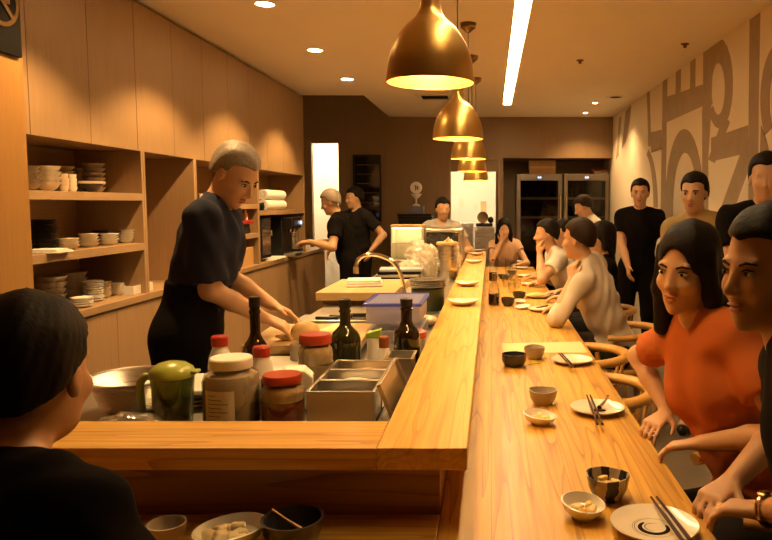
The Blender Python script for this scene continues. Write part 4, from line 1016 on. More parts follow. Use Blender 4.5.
# kitchen and passage ceiling tubes
for nm, x, y, lx, lb in (('kitchen_light', -.65, 11.4, .35, 'long tube light on the back kitchen ceiling'), ('passage_light', -2.45, 10.85, .25, 'tube light on the passage ceiling')):
    o = MB().box(x - lx, y - .06, 2.56, x + lx, y + .06, 2.5995).build(nm, M['kitlamp']); tag(o, lb, 'ceiling light')

# ================================================================ BACK OF THE ROOM
pf = [at_y(*p, 10.098) for p in ((353, 155), (381, 155), (353, 222), (381, 222))]
t = thing('wall_poster', 'tall dark framed poster on the brown back wall', 'poster', ((pf[0].x + pf[1].x) / 2, 10.0985, (pf[0].z + pf[2].z) / 2))
pw, ph = (pf[1].x - pf[0].x) / 2, (pf[0].z - pf[2].z) / 2
MB().box(-pw, -.02, -ph, pw, 0, -ph + .02).box(-pw, -.02, ph - .02, pw, 0, ph).box(-pw, -.02, -ph + .02, -pw + .02, 0, ph - .02).box(pw - .02, -.02, -ph + .02, pw, 0, ph - .02).build('poster_frame', M['black'], t)
MB().box(-pw + .02, -.008, -ph + .02, pw - .02, 0, ph - .02).build('poster_sheet', M['screen'], t)
for j in range(5): MB().box(-pw + .05, -.0095, ph - .14 - j * .13, pw - .05 - .06 * (j % 3), -.0082, ph - .13 - j * .13).build('text_line', M['dark_brass'], t)
# black cabinet with trays and round sign
t = thing('back_cabinet', 'tall dark cabinet below the black tray pile', 'cabinet', (-.985, 9.65, 0))
MB().box(-.30, -.28, .05, .30, .28, 1.20).build('carcass', M['black_matte'], t, bevel=.003)
MB().box(-.295, -.30, .06, -.003, -.281, 1.195).build('door', M['black_matte'], t); MB().box(.003, -.30, .06, .295, -.281, 1.195).build('door', M['black_matte'], t)
MB().box(-.28, -.26, 0, .28, .26, .0495).build('plinth', M['black'], t)
for i in range(5):
    o = MB().box(-.22 + .015 * (i % 2), -.18, 0, .22 - .02 * ((i + 1) % 2), .18, .004).box(-.23 + .015 * (i % 2), -.19, .004, .23 - .02 * ((i + 1) % 2), .19, .034).build('serving_tray', M['black'], loc=(-.985, 9.55, 1.2005 + i * .0345), rot=(0, 0, .06 * (i % 3 - 1)), bevel=.003); tag(o, 'black serving tray, %s of the pile on the back cabinet' % nth_from_top(4 - i, 5), 'tray', 'black trays on the back cabinet')
o = MB().box(-.10, -.07, 0, .10, .07, .10).build('patterned_box', plain('blue checked tin', (.16, .18, .26), .4, var=.6, vscale=90), loc=(-.985, 9.52, 1.3735), bevel=.004); tag(o, 'blue checked box under the round white sign', 'box')
t = thing('round_sign', 'small round white sign on a stem with dark mark', 'sign', (-.985, 9.52, 1.474))
MB().lathe([(0, 0), (.05, 0), (.045, .015), (.012, .03), (.010, .09), (.05, .125), (.07, .15), (.072, .16), (0, .16)], seg=28).build('stand', M['white'], t)
MB().lathe([(0, -.022), (.070, -.022), (.078, -.012), (.078, .012), (.070, .022), (0, .022)], seg=36).build('disc', M['white'], t, loc=(0, 0, .239), rot=(PI / 2, 0, 0))
MB().box(-.012, -.026, .205, .004, -.0225, .275).box(.010, -.026, .215, .030, -.0225, .262).build('mark', M['brown_cap'], t)
# refrigerators
for i, (x0, x1) in enumerate(((.362, 1.008), (1.030, 1.676))):
    t = thing('wine_refrigerator', ['left', 'right'][i] + ' steel framed glass door wine refrigerator in the niche', 'refrigerator', ((x0 + x1) / 2, 10.52, .0), 0, 'wine refrigerators')
    w = (x1 - x0) / 2
    MB().box(-w, -.24, .05, -w + .03, .30, 1.92).box(w - .03, -.24, .05, w, .30, 1.92).box(-w + .03, -.24, 1.88, w - .03, .30, 1.92).box(-w + .03, -.24, .05, w - .03, .30, .12).box(-w + .03, .27, .12, w - .03, .30, 1.88).build('cabinet', M['black'], t)
    MB().box(-w + .03, -.2, 0, w - .03, .28, .0495).build('plinth', M['black'], t)
    f = MB().box(-w, -.29, .10, -w + .055, -.241, 1.92).box(w - .055, -.29, .10, w, -.241, 1.92).box(-w + .055, -.29, 1.83, w - .055, -.241, 1.92).box(-w + .055, -.29, .10, w - .055, -.241, .17).build('door', M['dark_steel'], t, bevel=.003)
    MB().box(-w + .056, -.27, .171, w - .056, -.262, 1.829).build('pane', M['glass_dim'], f)
    hx = (w - .028) if i == 0 else (-w + .028)
    MB().tube([(hx, -.291, .95), (hx, -.325, .97), (hx, -.325, 1.62), (hx, -.291, 1.64)], .008, 8).build('handle', M['chrome'], f)
    MB().box(-.024, -.2915, 1.862, -.004, -.2902, 1.886).box(.004, -.2915, 1.862, .024, -.2902, 1.886).build('digital_display', M['led'], f)
    for z in (.42, .72, 1.02, 1.30, 1.57):
        MB().box(-w + .031, -.22, z, w - .031, .265, z + .012).box(-w + .031, -.235, z - .008, w - .031, -.2205, z + .028).build('shelf', M['steel'] if z > 1.2 else M['charcoal'], t)
# bottles lying inside the refrigerators
pb = None; kk = 0
for i, xc in enumerate((.685, 1.353)):
    for zi, z in enumerate((1.032, 1.312, 1.582)):
        for j in range(4):
            loc = (xc - .20 + j * .135, 10.40, z + .0405); lb = 'dark wine bottle, %s on the %s shelf of the %s refrigerator' % (['leftmost', 'second', 'third', 'rightmost'][j], ['low', 'middle', 'high'][zi], ['left', 'right'][i])
            if pb is None:
                pb = MB().lathe([(0, 0), (.038, 0), (.04, .01), (.04, .18), (.016, .24), (.015, .30), (0, .30)], seg=20).build('wine_bottle', M['bottle_green'], loc=loc, rot=(-PI / 2, 0, 0)); tag(pb, lb, 'bottle', 'wine bottles in the refrigerators')
            else: dup(pb, loc, None, lb)
q = at_y(542, 173, 10.5)
t = thing('cardboard_box', 'brown cardboard box on top of the left refrigerator', 'box', (.735, 10.5, 1.9205))
MB().box(-.19, -.15, 0, .19, .15, .20).build('carton', M['cardboard'], t, bevel=.003)
MB().box(-.19, -.1515, .085, .19, -.1505, .115).build('tape', M['crate'], t)
o = MB().lathe([(0, 0), (.045, 0), (.048, .02), (.045, .085), (.03, .095), (0, .095)], seg=24).build('honey_jar', M['chilli'], loc=(1.465, 10.42, 1.9205)); tag(o, 'small amber jar on top of the right refrigerator', 'jar')
o = MB().box(-.10, -.10, 0, .10, .10, .035).build('flat_box', M['paper'], loc=(1.58, 10.45, 1.9205), bevel=.002); tag(o, 'white flat box on the right refrigerator, lower of two', 'box')
o = MB().box(-.10, -.10, 0, .10, .10, .03).build('flat_box', M['red'], loc=(1.575, 10.45, 1.956), rot=(0, 0, .05), bevel=.002); tag(o, 'red flat box on the right refrigerator, upper of two', 'box')
# back kitchen
t = thing('steel_freezer', 'low steel freezer inside the lit back kitchen, left', 'freezer', (-.40, 11.6, 0))
MB().box(-.20, -.30, .06, .13, .30, 1.20).build('housing', M['steel_v'], t, bevel=.006)
MB().box(-.195, -.32, .10, .125, -.301, 1.17).build('door', M['steel_v'], t, bevel=.004)
MB().tube([(.10, -.321, .75), (.10, -.35, .77), (.10, -.35, 1.03), (.10, -.321, 1.05)], .008, 8).build('handle', M['chrome'], t)
MB().box(-.18, -.28, 0, .11, .28, .0595).build('plinth', M['black'], t)
t = thing('steel_cabinet', 'steel cabinet inside the back kitchen, right', 'cabinet', (-.095, 11.0, 0))
MB().box(-.15, -.25, .05, .15, .25, 1.16).build('housing', M['steel_v'], t, bevel=.006)
MB().box(-.145, -.27, .08, .145, -.251, 1.13).build('door', M['steel_v'], t, bevel=.004)
MB().box(-.13, -.22, 0, .13, .22, .0495).build('plinth', M['black'], t)
t = thing('meat_slicer', 'black slicing machine on the kitchen steel cabinet', 'slicer', (-.095, 10.95, 1.1605))
MB().box(-.13, -.10, 0, .12, .10, .05).build('base', M['black'], t, bevel=.01)
MB().cyl((0, 0, 0), .085, .03, 28).build('blade', M['chrome'], t, loc=(-.03, -.06, .14), rot=(PI / 2, 0, 0))
MB().box(-.06, -.045, .05, .0, .02, .17).build('arm', M['black'], t, bevel=.008)
MB().ellip((.09, 0, .10), (.045, .05, .05), 18, 10).build('motor', M['black'], t)
for i, (x, z, w, h) in enumerate(((-.135, 1.42, .05, .13), (-.53, 1.52, .04, .07), (-.27, 1.45, .04, .06))):
    o = MB().box(x - w, 12.893, z - h, x + w, 12.8995, z + h).build('notice_sheet', M['mat'] if i == 0 else M['paper']); tag(o, ['paper notice above the black slicing machine', 'paper notice at left on the white kitchen wall', 'small notice in the middle of the kitchen wall'][i], 'notice', 'notices on the kitchen wall')

# ================================================================ CHAIRS
def make_chair(label):
    t = thing('dining_chair', label, 'chair', (0, 0, 0), 0, 'bent wood dining chairs')
    zs = .45
    pts = []
    for i in range(33):
        a = 2 * PI * i / 32; r = .235
        ca, sa = math.cos(a), math.sin(a)
        k = (abs(ca) ** 3.2 + abs(sa) ** 3.2) ** (-1 / 3.2)
        pts.append((r * k * ca, r * k * sa * .93))
    MB().prism(pts[:-1], zs - .03, zs).build('seat', M['chairwood'], t, bevel=.008)
    for sx in (-1, 1):
        MB().tube([(sx * .215, .19, 0), (sx * .205, .18, zs - .0305)], [.013, .018], 12).build('leg', M['chairwood'], t)
        MB().tube([(sx * .20, -.20, 0), (sx * .20, -.18, .40), (sx * .225, -.150, .636)], [.013, .018, .014], 12).build('leg', M['chairwood'], t)
        MB().tube([(sx * .205, .165, .26), (sx * .20, -.175, .26)], .010, 10).build('stretcher', M['chairwood'], t)
        MB().tube([(sx * .055, -.215, zs + .0005), (sx * .06, -.255, .655)], .010, 10).build('spindle', M['chairwood'], t)
    rail = []
    for i in range(29):
        a = math.radians(200 + 0) if False else math.radians(-25 - 130 * 0) ; u = i / 28
        ang = math.radians(28) - u * math.radians(236)
        rail.append((.262 * math.cos(ang), .275 * math.sin(ang) + .0, (.662 + .010 * math.sin(PI * u))))
    rr = [.020 + .005 * math.sin(PI * i / 28) for i in range(29)]
    MB().tube(rail, rr, 14, flat=1.25).build('back_rail', M['chairwood'], t)
    return t
ch0 = make_chair('empty light wood chair tucked in at the second plate')
ch0.location = (.44, 3.17, 0); ch0.rotation_euler = (0, 0, PI / 2)
chairs = [(.47, 3.93, PI / 2, 'empty light wood chair tucked in beyond the paper mat'),
          (.84, 4.70, PI / 2 + .1, 'light wood chair under the man in the pale shirt'),
          (1.22, 3.02, -PI / 2, 'light wood chair against the mural, behind the woman in orange'),
          (.80, 2.08, PI / 2, 'light wood chair under the woman in orange'),
          (.86, 1.28, PI / 2, 'light wood chair under the man at the right edge'),
          (-.86, .78, 0, 'light wood chair under the guest in black'),
          (.84, 5.62, PI / 2, 'light wood chair under the woman behind the pale shirt'),
          (.80, 6.40, PI / 2, 'light wood chair under the guest in white with raised hand'),
          (.80, 7.12, PI / 2, 'light wood chair under the far guest in blue'),
          (.22, 9.02, PI, 'light wood chair under the woman at the counter end')]
for x, y, rz, lb in chairs: dup(ch0, (x, y, 0), rz, lb)

# ================================================================ PEOPLE
# bodies are grown as one smooth surface: tapered limbs and ellipsoids blended together, then meshed (surface nets)
def nrm(v): v = np.asarray(v, float); return v / np.linalg.norm(v)
V3 = lambda *a: np.array(a, float)
def field(prims, h, cuts=(), extra=None):
    lo = np.full(3, 1e9); hi = -lo
    for p in prims:
        if p[0][0] == '-': continue
        if 'c' in p[0]:
            for q, r in ((p[1], p[3]), (p[2], p[4])): lo = np.minimum(lo, q - r); hi = np.maximum(hi, q + r)
        else:
            ext = np.sqrt(((p[2] * p[3][:, None]) ** 2).sum(0)); lo = np.minimum(lo, p[1] - ext); hi = np.maximum(hi, p[1] + ext)
    lo -= 4 * h; hi += 4 * h
    n = np.ceil((hi - lo) / h).astype(int) + 1
    D = np.full(n, .5, np.float32)
    ax = [lo[i] + h * np.arange(n[i]) for i in range(3)]
    for p in prims:
        k = p[-1]; pad = k + 3 * h
        if 'c' in p[0]:
            a, b, ra, rb = p[1:5]; l = np.minimum(a - ra, b - rb) - pad; u = np.maximum(a + ra, b + rb) + pad
        else:
            ext = np.sqrt(((p[2] * p[3][:, None]) ** 2).sum(0)); l = p[1] - ext - pad; u = p[1] + ext + pad
        i0 = np.clip(np.floor((l - lo) / h).astype(int), 0, n - 1); i1 = np.clip(np.ceil((u - lo) / h).astype(int) + 1, 1, n)
        if (i1 <= i0).any(): continue
        sl = tuple(slice(i0[i], i1[i]) for i in range(3))
        X = ax[0][sl[0]][:, None, None]; Y = ax[1][sl[1]][None, :, None]; Z = ax[2][sl[2]][None, None, :]
        if 'c' in p[0]:
            ba = b - a; L2 = max(ba @ ba, 1e-9)
            tt = ((X - a[0]) * ba[0] + (Y - a[1]) * ba[1] + (Z - a[2]) * ba[2]) / L2
            t = np.clip(tt, 0, 1)
            d = np.sqrt((X - a[0] - ba[0] * t) ** 2 + (Y - a[1] - ba[1] * t) ** 2 + (Z - a[2] - ba[2] * t) ** 2) - (ra + (rb - ra) * t)
            if 'f' in p[0]: d = np.maximum(d, (tt - 1) * math.sqrt(L2))       # flat cut end: a cuff
        else:
            c, R, r = p[1:4]
            dx, dy, dz = X - c[0], Y - c[1], Z - c[2]
            q = [(R[i][0] * dx + R[i][1] * dy + R[i][2] * dz) for i in range(3)]
            k0 = np.sqrt(sum((q[i] / r[i]) ** 2 for i in range(3))); k1 = np.sqrt(sum((q[i] / r[i] ** 2) ** 2 for i in range(3))) + 1e-9
            d = k0 * (k0 - 1) / k1
        S = D[sl]
        if p[0][0] == '-':
            hh = np.clip(.5 - .5 * (S + d) / k, 0, 1); D[sl] = S * (1 - hh) - d * hh + k * hh * (1 - hh)
        else:
            hh = np.clip(.5 + .5 * (S - d) / k, 0, 1); D[sl] = S * (1 - hh) + d * hh - k * hh * (1 - hh)
    if cuts or extra:
        X = ax[0][:, None, None]; Y = ax[1][None, :, None]; Z = ax[2][None, None, :]
        if extra: D = D + extra(X, Y, Z)
        for c in cuts: D = np.maximum(D, c(X, Y, Z))
    return D.astype(np.float32), lo

def nets(D, lo, h):
    n = np.array(D.shape); inside = D < 0
    cnt = np.zeros(n - 1, np.int8)
    for i in (0, 1):
        for j in (0, 1):
            for k in (0, 1): cnt += inside[i:n[0] - 1 + i, j:n[1] - 1 + j, k:n[2] - 1 + k]
    act = np.argwhere((cnt > 0) & (cnt < 8))
    idx = np.full(n - 1, -1, np.int64); idx[tuple(act.T)] = np.arange(len(act))
    cor = [(i, j, k) for i in (0, 1) for j in (0, 1) for k in (0, 1)]
    val = {c: D[act[:, 0] + c[0], act[:, 1] + c[1], act[:, 2] + c[2]] for c in cor}
    s = np.zeros((len(act), 3)); m = np.zeros(len(act))
    for c in cor:
        for a in range(3):
            if c[a]: continue
            c2 = list(c); c2[a] = 1; c2 = tuple(c2)
            x = (val[c] < 0) != (val[c2] < 0)
            t = np.where(x, val[c] / np.where(x, val[c] - val[c2], 1), 0)
            for b in range(3): s[:, b] += np.where(x, (t if b == a else c[b]), 0)
            m += x
    P = lo + h * (act + s / m[:, None])
    F = []
    for a in range(3):
        b, c = (a + 1) % 3, (a + 2) % 3
        A = [slice(None)] * 3; B = [slice(None)] * 3; A[a] = slice(0, -1); B[a] = slice(1, None)
        x = inside[tuple(A)] != inside[tuple(B)]
        e = np.argwhere(x); e = e[(e[:, b] > 0) & (e[:, c] > 0) & (e[:, b] < n[b] - 1) & (e[:, c] < n[c] - 1)]
        def at(db, dc):
            q = e.copy(); q[:, b] += db; q[:, c] += dc; return idx[tuple(q.T)]
        quad = np.stack([at(-1, -1), at(0, -1), at(0, 0), at(-1, 0)], 1)
        flip = ~inside[tuple(e.T)]
        quad[flip] = quad[flip][:, ::-1]
        F.append(quad)
    F = np.concatenate(F); F = F[(F >= 0).all(1)]
    # light relaxation so that the grid leaves no steps
    for _ in range(2):
        acc = np.zeros_like(P); w = np.zeros(len(P))
        for i, j in ((0, 1), (1, 2), (2, 3), (3, 0)):
            for u, v in ((i, j), (j, i)):
                np.add.at(acc, F[:, u], P[F[:, v]]); np.add.at(w, F[:, u], 1)
        P = P * .5 + .5 * acc / np.maximum(w, 1)[:, None]
    return P, F

def grow(name, prims, h, mat, parent, base, cuts=(), extra=None):
    D, lo = field(prims, h, cuts, extra)
    P, F = nets(D, lo, h)
    P = P - base
    me = bpy.data.meshes.new(name)
    me.vertices.add(len(P)); me.vertices.foreach_set('co', P.astype(np.float32).ravel())
    me.loops.add(F.size); me.loops.foreach_set('vertex_index', F.astype(np.int32).ravel())
    me.polygons.add(len(F)); me.polygons.foreach_set('loop_start', np.arange(0, F.size, 4, dtype=np.int32))
    me.polygons.foreach_set('use_smooth', [True] * len(F))
    me.update(calc_edges=True); me.validate()
    me.materials.append(mat)
    o = bpy.data.objects.new(name, me); C.objects.link(o)
    if parent: o.parent = parent
    return o

def ik(s, w, l1, l2, pole):
    d = w - s; L = np.linalg.norm(d)
    if L > (l1 + l2) * .985: w = s + d / L * (l1 + l2) * .985; d = w - s; L = np.linalg.norm(d)
    d = d / L; x = (l1 * l1 - l2 * l2 + L * L) / (2 * L); y = math.sqrt(max(l1 * l1 - x * x, 0))
    p = pole - d * (pole @ d); p = nrm(p)
    return s + d * x + p * y, w

def person(label, head, hyaw, hpitch, pelvis, tyaw, hands, legs='sit', h=.009, hair='short', hairmat='hair', skin='skin', shirt='charcoal', sleeve=.5,
           pants='charcoal', roll=0, female=False, apron=None, watch=None, group=None, s=1.0, detail=False, poles=(None, None), collar=False, fold=.0035):
    H = np.array(head, float); P = np.array(pelvis, float)
    cy, sy, cp, sp_ = math.cos(math.radians(hyaw)), math.sin(math.radians(hyaw)), math.cos(math.radians(hpitch)), math.sin(math.radians(hpitch))
    hf = V3(cy * cp, sy * cp, -sp_); hr = nrm(np.cross(hf, (0, 0, 1))); hu = np.cross(hr, hf)
    if roll:
        a = math.radians(roll); hr, hu = hr * math.cos(a) + hu * math.sin(a), hu * math.cos(a) - hr * math.sin(a)
    HR = np.stack([hr, hf, hu])
    hl = lambda x, y, z: H + hr * x * s + hf * y * s + hu * z * s
    S = H - .098 * hu - .025 * hf; S = S + nrm(P - S) * .072
    u = nrm(S - P); f0 = V3(math.cos(math.radians(tyaw)), math.sin(math.radians(tyaw)), 0)
    r = nrm(np.cross(f0, u)); f = np.cross(u, r); TR = np.stack([r, f, u]); L = np.linalg.norm(S - P)
    ws = .150 if female else .172
    kb = .05
    def torso(g):
        w = .92 if female else 1.0
        out = [('e', P + .02 * u, TR, V3(.165 * (1.0 if female else .97) + g, .118 + g, .125 + g), kb),
               ('e', P + L * .38 * u + .005 * f, TR, V3(.142 * w * (.92 if female else 1) + g, .108 * w + g, .16 + g), kb),
               ('e', P + L * .68 * u + .012 * f, TR, V3(.165 * w + g, .118 * w + g, .175 + g), kb),
               ('c', S - .055 * u - r * ws * .8, S - .055 * u + r * ws * .8, .058 * w + g, .058 * w + g, kb)]
        for e in (-1, 1): out.append(('c', S + .012 * u - .01 * f + e * r * .03, S - .045 * u + e * r * ws * .95, .040 + g * .6, .046 * w + g, .04))
        if female:
            for e in (-1, 1): out.append(('e', P + L * .66 * u + .068 * f + e * r * .068, TR, V3(.062 + g, .052 + g, .066 + g), .05))
        return out
    sh = [S - .05 * u + e * r * ws for e in (1, -1)]            # right, left
    arms = []
    for i, e in enumerate((1, -1)):
        w = np.array(hands[i][0], float)
        pole = np.array(poles[i], float) if poles[i] is not None else nrm(-.8 * V3(0, 0, 1) + .55 * e * r - .25 * f)
        el, w = ik(sh[i], w, .285 * s, .255 * s, pole)
        arms.append((sh[i], el, w, nrm(hands[i][1]), nrm(hands[i][2]), hands[i][3] if len(hands[i]) > 3 else .35))
    hips = [P - .03 * u + e * r * .088 for e in (1, -1)]
    lf = f0; lr = nrm(np.cross(lf, (0, 0, 1))); leg = []
    for i, e in enumerate((1, -1)):
        if legs == 'sit':
            kn = hips[i] + .40 * lf + e * .04 * lr; kn[2] = P[2] - .035
            an = kn - .05 * lf; an[2] = .085
        else:
            kn = hips[i] * .5 + V3(hips[i][0], hips[i][1], .09) * .5 + .025 * lf; kn[:2] = (V3(*hips[i]) + .02 * lf + e * .015 * lr)[:2]
            an = kn - .03 * lf; an[2] = .085
        leg.append((hips[i], kn, an, an + lf * .125 + V3(0, 0, -.045)))
    def legp(g, foot=True):
        out = []
        for a, b, c, d in leg:
            out += [('c', a, b, .090 + g, .060 + g, .03), ('c', b, c, .058 + g, .040 + g, .02)]
            if foot: out += [('c', c, d, .040 + g, .032 + g, .02)]
        return out
    B = torso(0) + legp(0)
    for (a, b, c, hd, hn, curl), e in zip(arms, (1, -1)):
        th = np.cross(hd, hn) * e
        q = .86 if female else 1.0
        B += [('c', a, b, .052 * q, .041 * q, .03), ('c', b, b * .6 + c * .4, .041 * q, .040 * q, .02), ('c', b * .6 + c * .4, c, .040 * q, .027 * q, .015)]
        palm = c + hd * .085
        for o_ in (-.028, -.009, .010, .028): B.append(('c', c + hd * .012 + th * o_ * .55, palm + th * o_, .015 * q, .0125 * q, .010))
        for o_, l1, l2, cc in ((.030, .040, .034, .9), (.010, .045, .038, 1.0), (-.010, .042, .036, 1.1), (-.029, .033, .028, 1.25)):
            k0 = palm + th * o_; a1 = curl * cc; a2 = curl * cc * 2.1
            d1 = hd * math.cos(a1) + hn * math.sin(a1) + th * o_ * 1.5; d2 = hd * math.cos(a2) + hn * math.sin(a2)
            k1 = k0 + d1 * l1; k2 = k1 + d2 * l2
            rf = max(.0088 * q, h * 1.0)
            B += [('c', k0, k1, rf * 1.08, rf, .004), ('c', k1, k2, rf, rf * .85, .004)]
        t0 = c + hd * .025 + th * .022; t1 = t0 + nrm(th * .8 + hd * .65 + hn * .25) * .045; t2 = t1 + nrm(hd * .9 + th * .25 + hn * .35) * .032
        B += [('c', t0, t1, .0145 * q, .0115 * q, .008), ('c', t1, t2, .0105 * q, .009 * q, .004)]
    fw = .93 if female else 1.0
    E_ = lambda x, y, z, a, b, c, k=.02, op='e': (op, hl(x, y, z), HR, V3(a, b, c) * s, k)
    K_ = lambda p, q, ra, rb, k=.012, op='c': (op, hl(*p), hl(*q), ra * s, rb * s, k)
    B += [('c', S - .01 * u, hl(0, -.018, -.07), .056 * fw, .051 * fw, .03),
          E_(0, -.018, .040, .074 * fw, .094, .082, .03), E_(0, .022, -.028, .061 * fw, .069, .088, .03), E_(0, .040, -.085, .042 * fw, .044, .034, .025),
          K_((0, .074, -.104), (0, .070, -.100), .016, .016, .02),
          K_((0, .086, .006), (0, .101 if female else .107, -.032), .0075, .0095 if female else .0115, .012), E_(.011, .096, -.037, .008, .010, .007, .008), E_(-.011, .096, -.037, .008, .010, .007, .008),
          K_((-.040, .074, .022), (.040, .074, .022), .009, .009, .014),
          E_(.036, .064, -.030, .022, .020, .022, .02), E_(-.036, .064, -.030, .022, .020, .022, .02),
          E_(.031, .098, .003, .016, .016, .010, .010, '-e'), E_(-.031, .098, .003, .016, .016, .010, .010, '-e'),
          E_(0, .087, -.062, .021, .010, .0055, .006), E_(0, .086, -.073, .018, .010, .006, .006), E_(0, .098, -.0675, .022, .006, .0022, .003, '-e')]
    for e in (-1, 1): B += [E_(e * .076 * fw, -.008, -.012, .010, .019, .031, .008), E_(e * .086 * fw, -.002, -.010, .006, .010, .018, .005, '-e')]
    base = V3(P[0], P[1], 0)
    t = thing('person', label, 'person', tuple(base), 0, group)
    grow('body', B, h, M[skin], t, base)
    # clothes
    fo = None
    if fold:
        d1, d2, d3 = nrm(r + .6 * u + .3 * f), nrm(-r + .9 * u + .2 * f), nrm(f + .3 * u)
        def fo(X, Y, Z):
            a = (X * d1[0] + Y * d1[1] + Z * d1[2]); b = (X * d2[0] + Y * d2[1] + Z * d2[2]); c = (X * d3[0] + Y * d3[1] + Z * d3[2])
            return fold * (np.sin(a * 46 + 2.2 * np.sin(b * 21)) * np.sin(c * 17 + 1) + .6 * np.sin(b * 63 + 2.5 * np.sin(c * 25)))
    hc = max(h, .0065)
    G = .014
    sp = torso(G)
    for (a, b, c, *_), e in zip(arms, (1, -1)):
        q = .88 if female else 1.0
        g2 = G + (.010 if sleeve < .9 else .003)
        if sleeve <= 1: sp.append(('cf', a - r * e * .01, a + (b - a) * sleeve, .054 * q + G * .8, .047 * q + g2, .03))
        else: sp += [('c', a - r * e * .01, b, .054 * q + G * .8, .045 * q + G * .8, .03), ('cf', b, b + (c - b) * (sleeve - 1), .045 * q + G * .8, .038 * q + G * .7, .02)]
    if collar: sp.append(('c', S + .006 * u - .012 * f, S + .030 * u - .010 * f, .058, .056, .012))
    hem = P - .10 * u
    cuts = [lambda X, Y, Z: -((X - hem[0]) * u[0] + (Y - hem[1]) * u[1] + (Z - hem[2]) * u[2])]
    nk = hl(0, -.012, -.07); nd = nrm(nk - S); Sq = S + .032 * u
    op = nrm(u * .8 + f * .75); oc = S + .058 * u + .02 * f         # neckline slopes down to the front
    cuts.append(lambda X, Y, Z: np.where(((X - S[0]) ** 2 + (Y - S[1]) ** 2 + (Z - S[2]) ** 2) < .028, ((X - oc[0]) * op[0] + (Y - oc[1]) * op[1] + (Z - oc[2]) * op[2]), -1.))
    grow('shirt', sp, hc, M[shirt], t, base, cuts, fo)
    lp_ = [('e', P + .02 * u, TR, V3(.165 + .007, .118 + .007, .125), .05)] + legp(.012, False)
    grow('trousers', lp_, max(h, .011), M[pants], t, base, [lambda X, Y, Z: .075 - Z + 0 * X + 0 * Y])
    for a, b, c, d in leg:
        grow('shoe', [('c', c + V3(0, 0, -.042), d, .046, .036, .02), ('c', c + V3(0, 0, -.01), c + V3(0, 0, -.042), .043, .046, .02)], .012, M['black'], t, base, [lambda X, Y, Z: .004 - Z + 0 * X + 0 * Y])
    if apron:
        ap = [('e', P + .02 * u, TR, V3(.180, .136, .16), .05), ('e', P + L * .38 * u, TR, V3(.158, .128, .17), .05)] + [('c', a, b, .108, .105, .06) for a, b, c, d in leg]
        fr = P + .02 * f
        grow('apron', ap, .011, M[apron], t, base, [lambda X, Y, Z: Z - (P[2] + L * .42) + 0 * X + 0 * Y])
    # hair
    def loc(X, Y, Z):
        dx, dy, dz = X - H[0], Y - H[1], Z - H[2]
        return [(R_[0] * dx + R_[1] * dy + R_[2] * dz) / s for R_ in (hr, hf, hu)]
    def strands(X, Y, Z):
        x, y, z = loc(X, Y, Z); a = np.arctan2(x, y + .02 * 0 + 1e-6)
        return .0009 * np.sin(a * 34 + 9 * z / .1) + .0008 * np.sin(a * 61 - 40 * z) + .0015 * np.sin(90 * x + 60 * y)
    gr = .006 if hair == 'crop' else .013
    hp = [E_(0, -.020, .042, .075 * fw + gr, .095 + gr, .083 + gr, .02), E_(0, -.05, -.01, .068 * fw + gr, .052 + gr, .075, .03)]
    if hair in ('short', 'crop'):
        hcuts = [lambda X, Y, Z: (lambda x, y, z: -(z - (.010 + .76 * y + .03 * np.sin(np.clip(np.abs(x) / .08, 0, 1) * 1.5) * (y > .02))))(*loc(X, Y, Z))]
    else:
        e = 1
        hp += [E_(0, -.066, -.06, .082, .045, .12, .03)]
        for e in (-1, 1):
            hp += [K_((e * .066, .012, .05), (e * .080, .005, -.07), .022, .026, .02)]
            if hair == 'long': hp += [K_((e * .080, -.005, -.07), (e * .088, -.015, -.20), .028, .024, .02)]
        if hair == 'long': hp += [E_(0, -.072, -.15, .088, .038, .12, .03)]
        hcuts = [lambda X, Y, Z: (lambda x, y, z: -(np.sqrt((x / .060) ** 2 + ((y - .13) / .125) ** 2 + ((z + .030) / .112) ** 2) - 1) * .06)(*loc(X, Y, Z))]
    grow('hair', hp, max(h * .8, .005), M[hairmat], t, base, hcuts, strands)
    if detail:
        R3 = Matrix([[hr[i], hf[i], hu[i]] for i in range(3)])
        for e in (-1, 1):
            c = hl(e * .031, .0775, .002) - base
            ey = MB().ellip(c, (.0125 * s, .0105 * s, .0068 * s), 16, 10, R3).build('eye', M['eyewhite'], t)
            MB().ellip(hl(e * .031, .0865, .002) - base, (.0052 * s, .003 * s, .0052 * s), 14, 8, R3).build('iris', M['iris'], ey)
            MB().tube([Vector(hl(e * .014, .086, .018) - base), Vector(hl(e * .031, .0855, .024) - base), Vector(hl(e * .050, .073, .019) - base)], [.003, .0036, .002], 8).build('eyebrow', M[hairmat if hairmat != 'hair_grey' else 'hair_brown'], t)
            MB().tube([Vector(hl(e * .019, .0845, .0065) - base), Vector(hl(e * .031, .0865, .0105) - base), Vector(hl(e * .045, .0785, .0065) - base)], [.0012, .002, .0012], 6).build('eyelash', M['hair'], t)
        m = MB(); m.ellip(hl(0, .0905, -.0615) - base, (.021 * s, .0085 * s, .0046 * s), 20, 8, R3); m.ellip(hl(0, .0890, -.0730) - base, (.0175 * s, .009 * s, .0056 * s), 20, 8, R3)
        m.build('mouth', M['lip'], t)
    if watch is not None:
        a, b, c = arms[watch][0:3]; ax_ = nrm(c - b); q = c - ax_ * .012
        wp = []
        sd = nrm(np.cross(ax_, (0, 0, 1))); up_ = np.cross(sd, ax_)
        pts = [Vector(q - base + (sd * math.cos(k * PI / 12) + up_ * math.sin(k * PI / 12)) * .033) for k in range(25)]
        wt = thing('wrist_watch', 'gold wrist watch on the forearm of the man at the right edge', 'watch', tuple(base))
        MB().tube(pts, .006, 8, caps=False).build('strap', M['gold'], wt)
        MB().ellip(Vector(q - base + up_ * .036), (.017, .017, .006), 18, 10).build('dial', M['gold'], wt)
    return t

DN = (0, 0, -1)
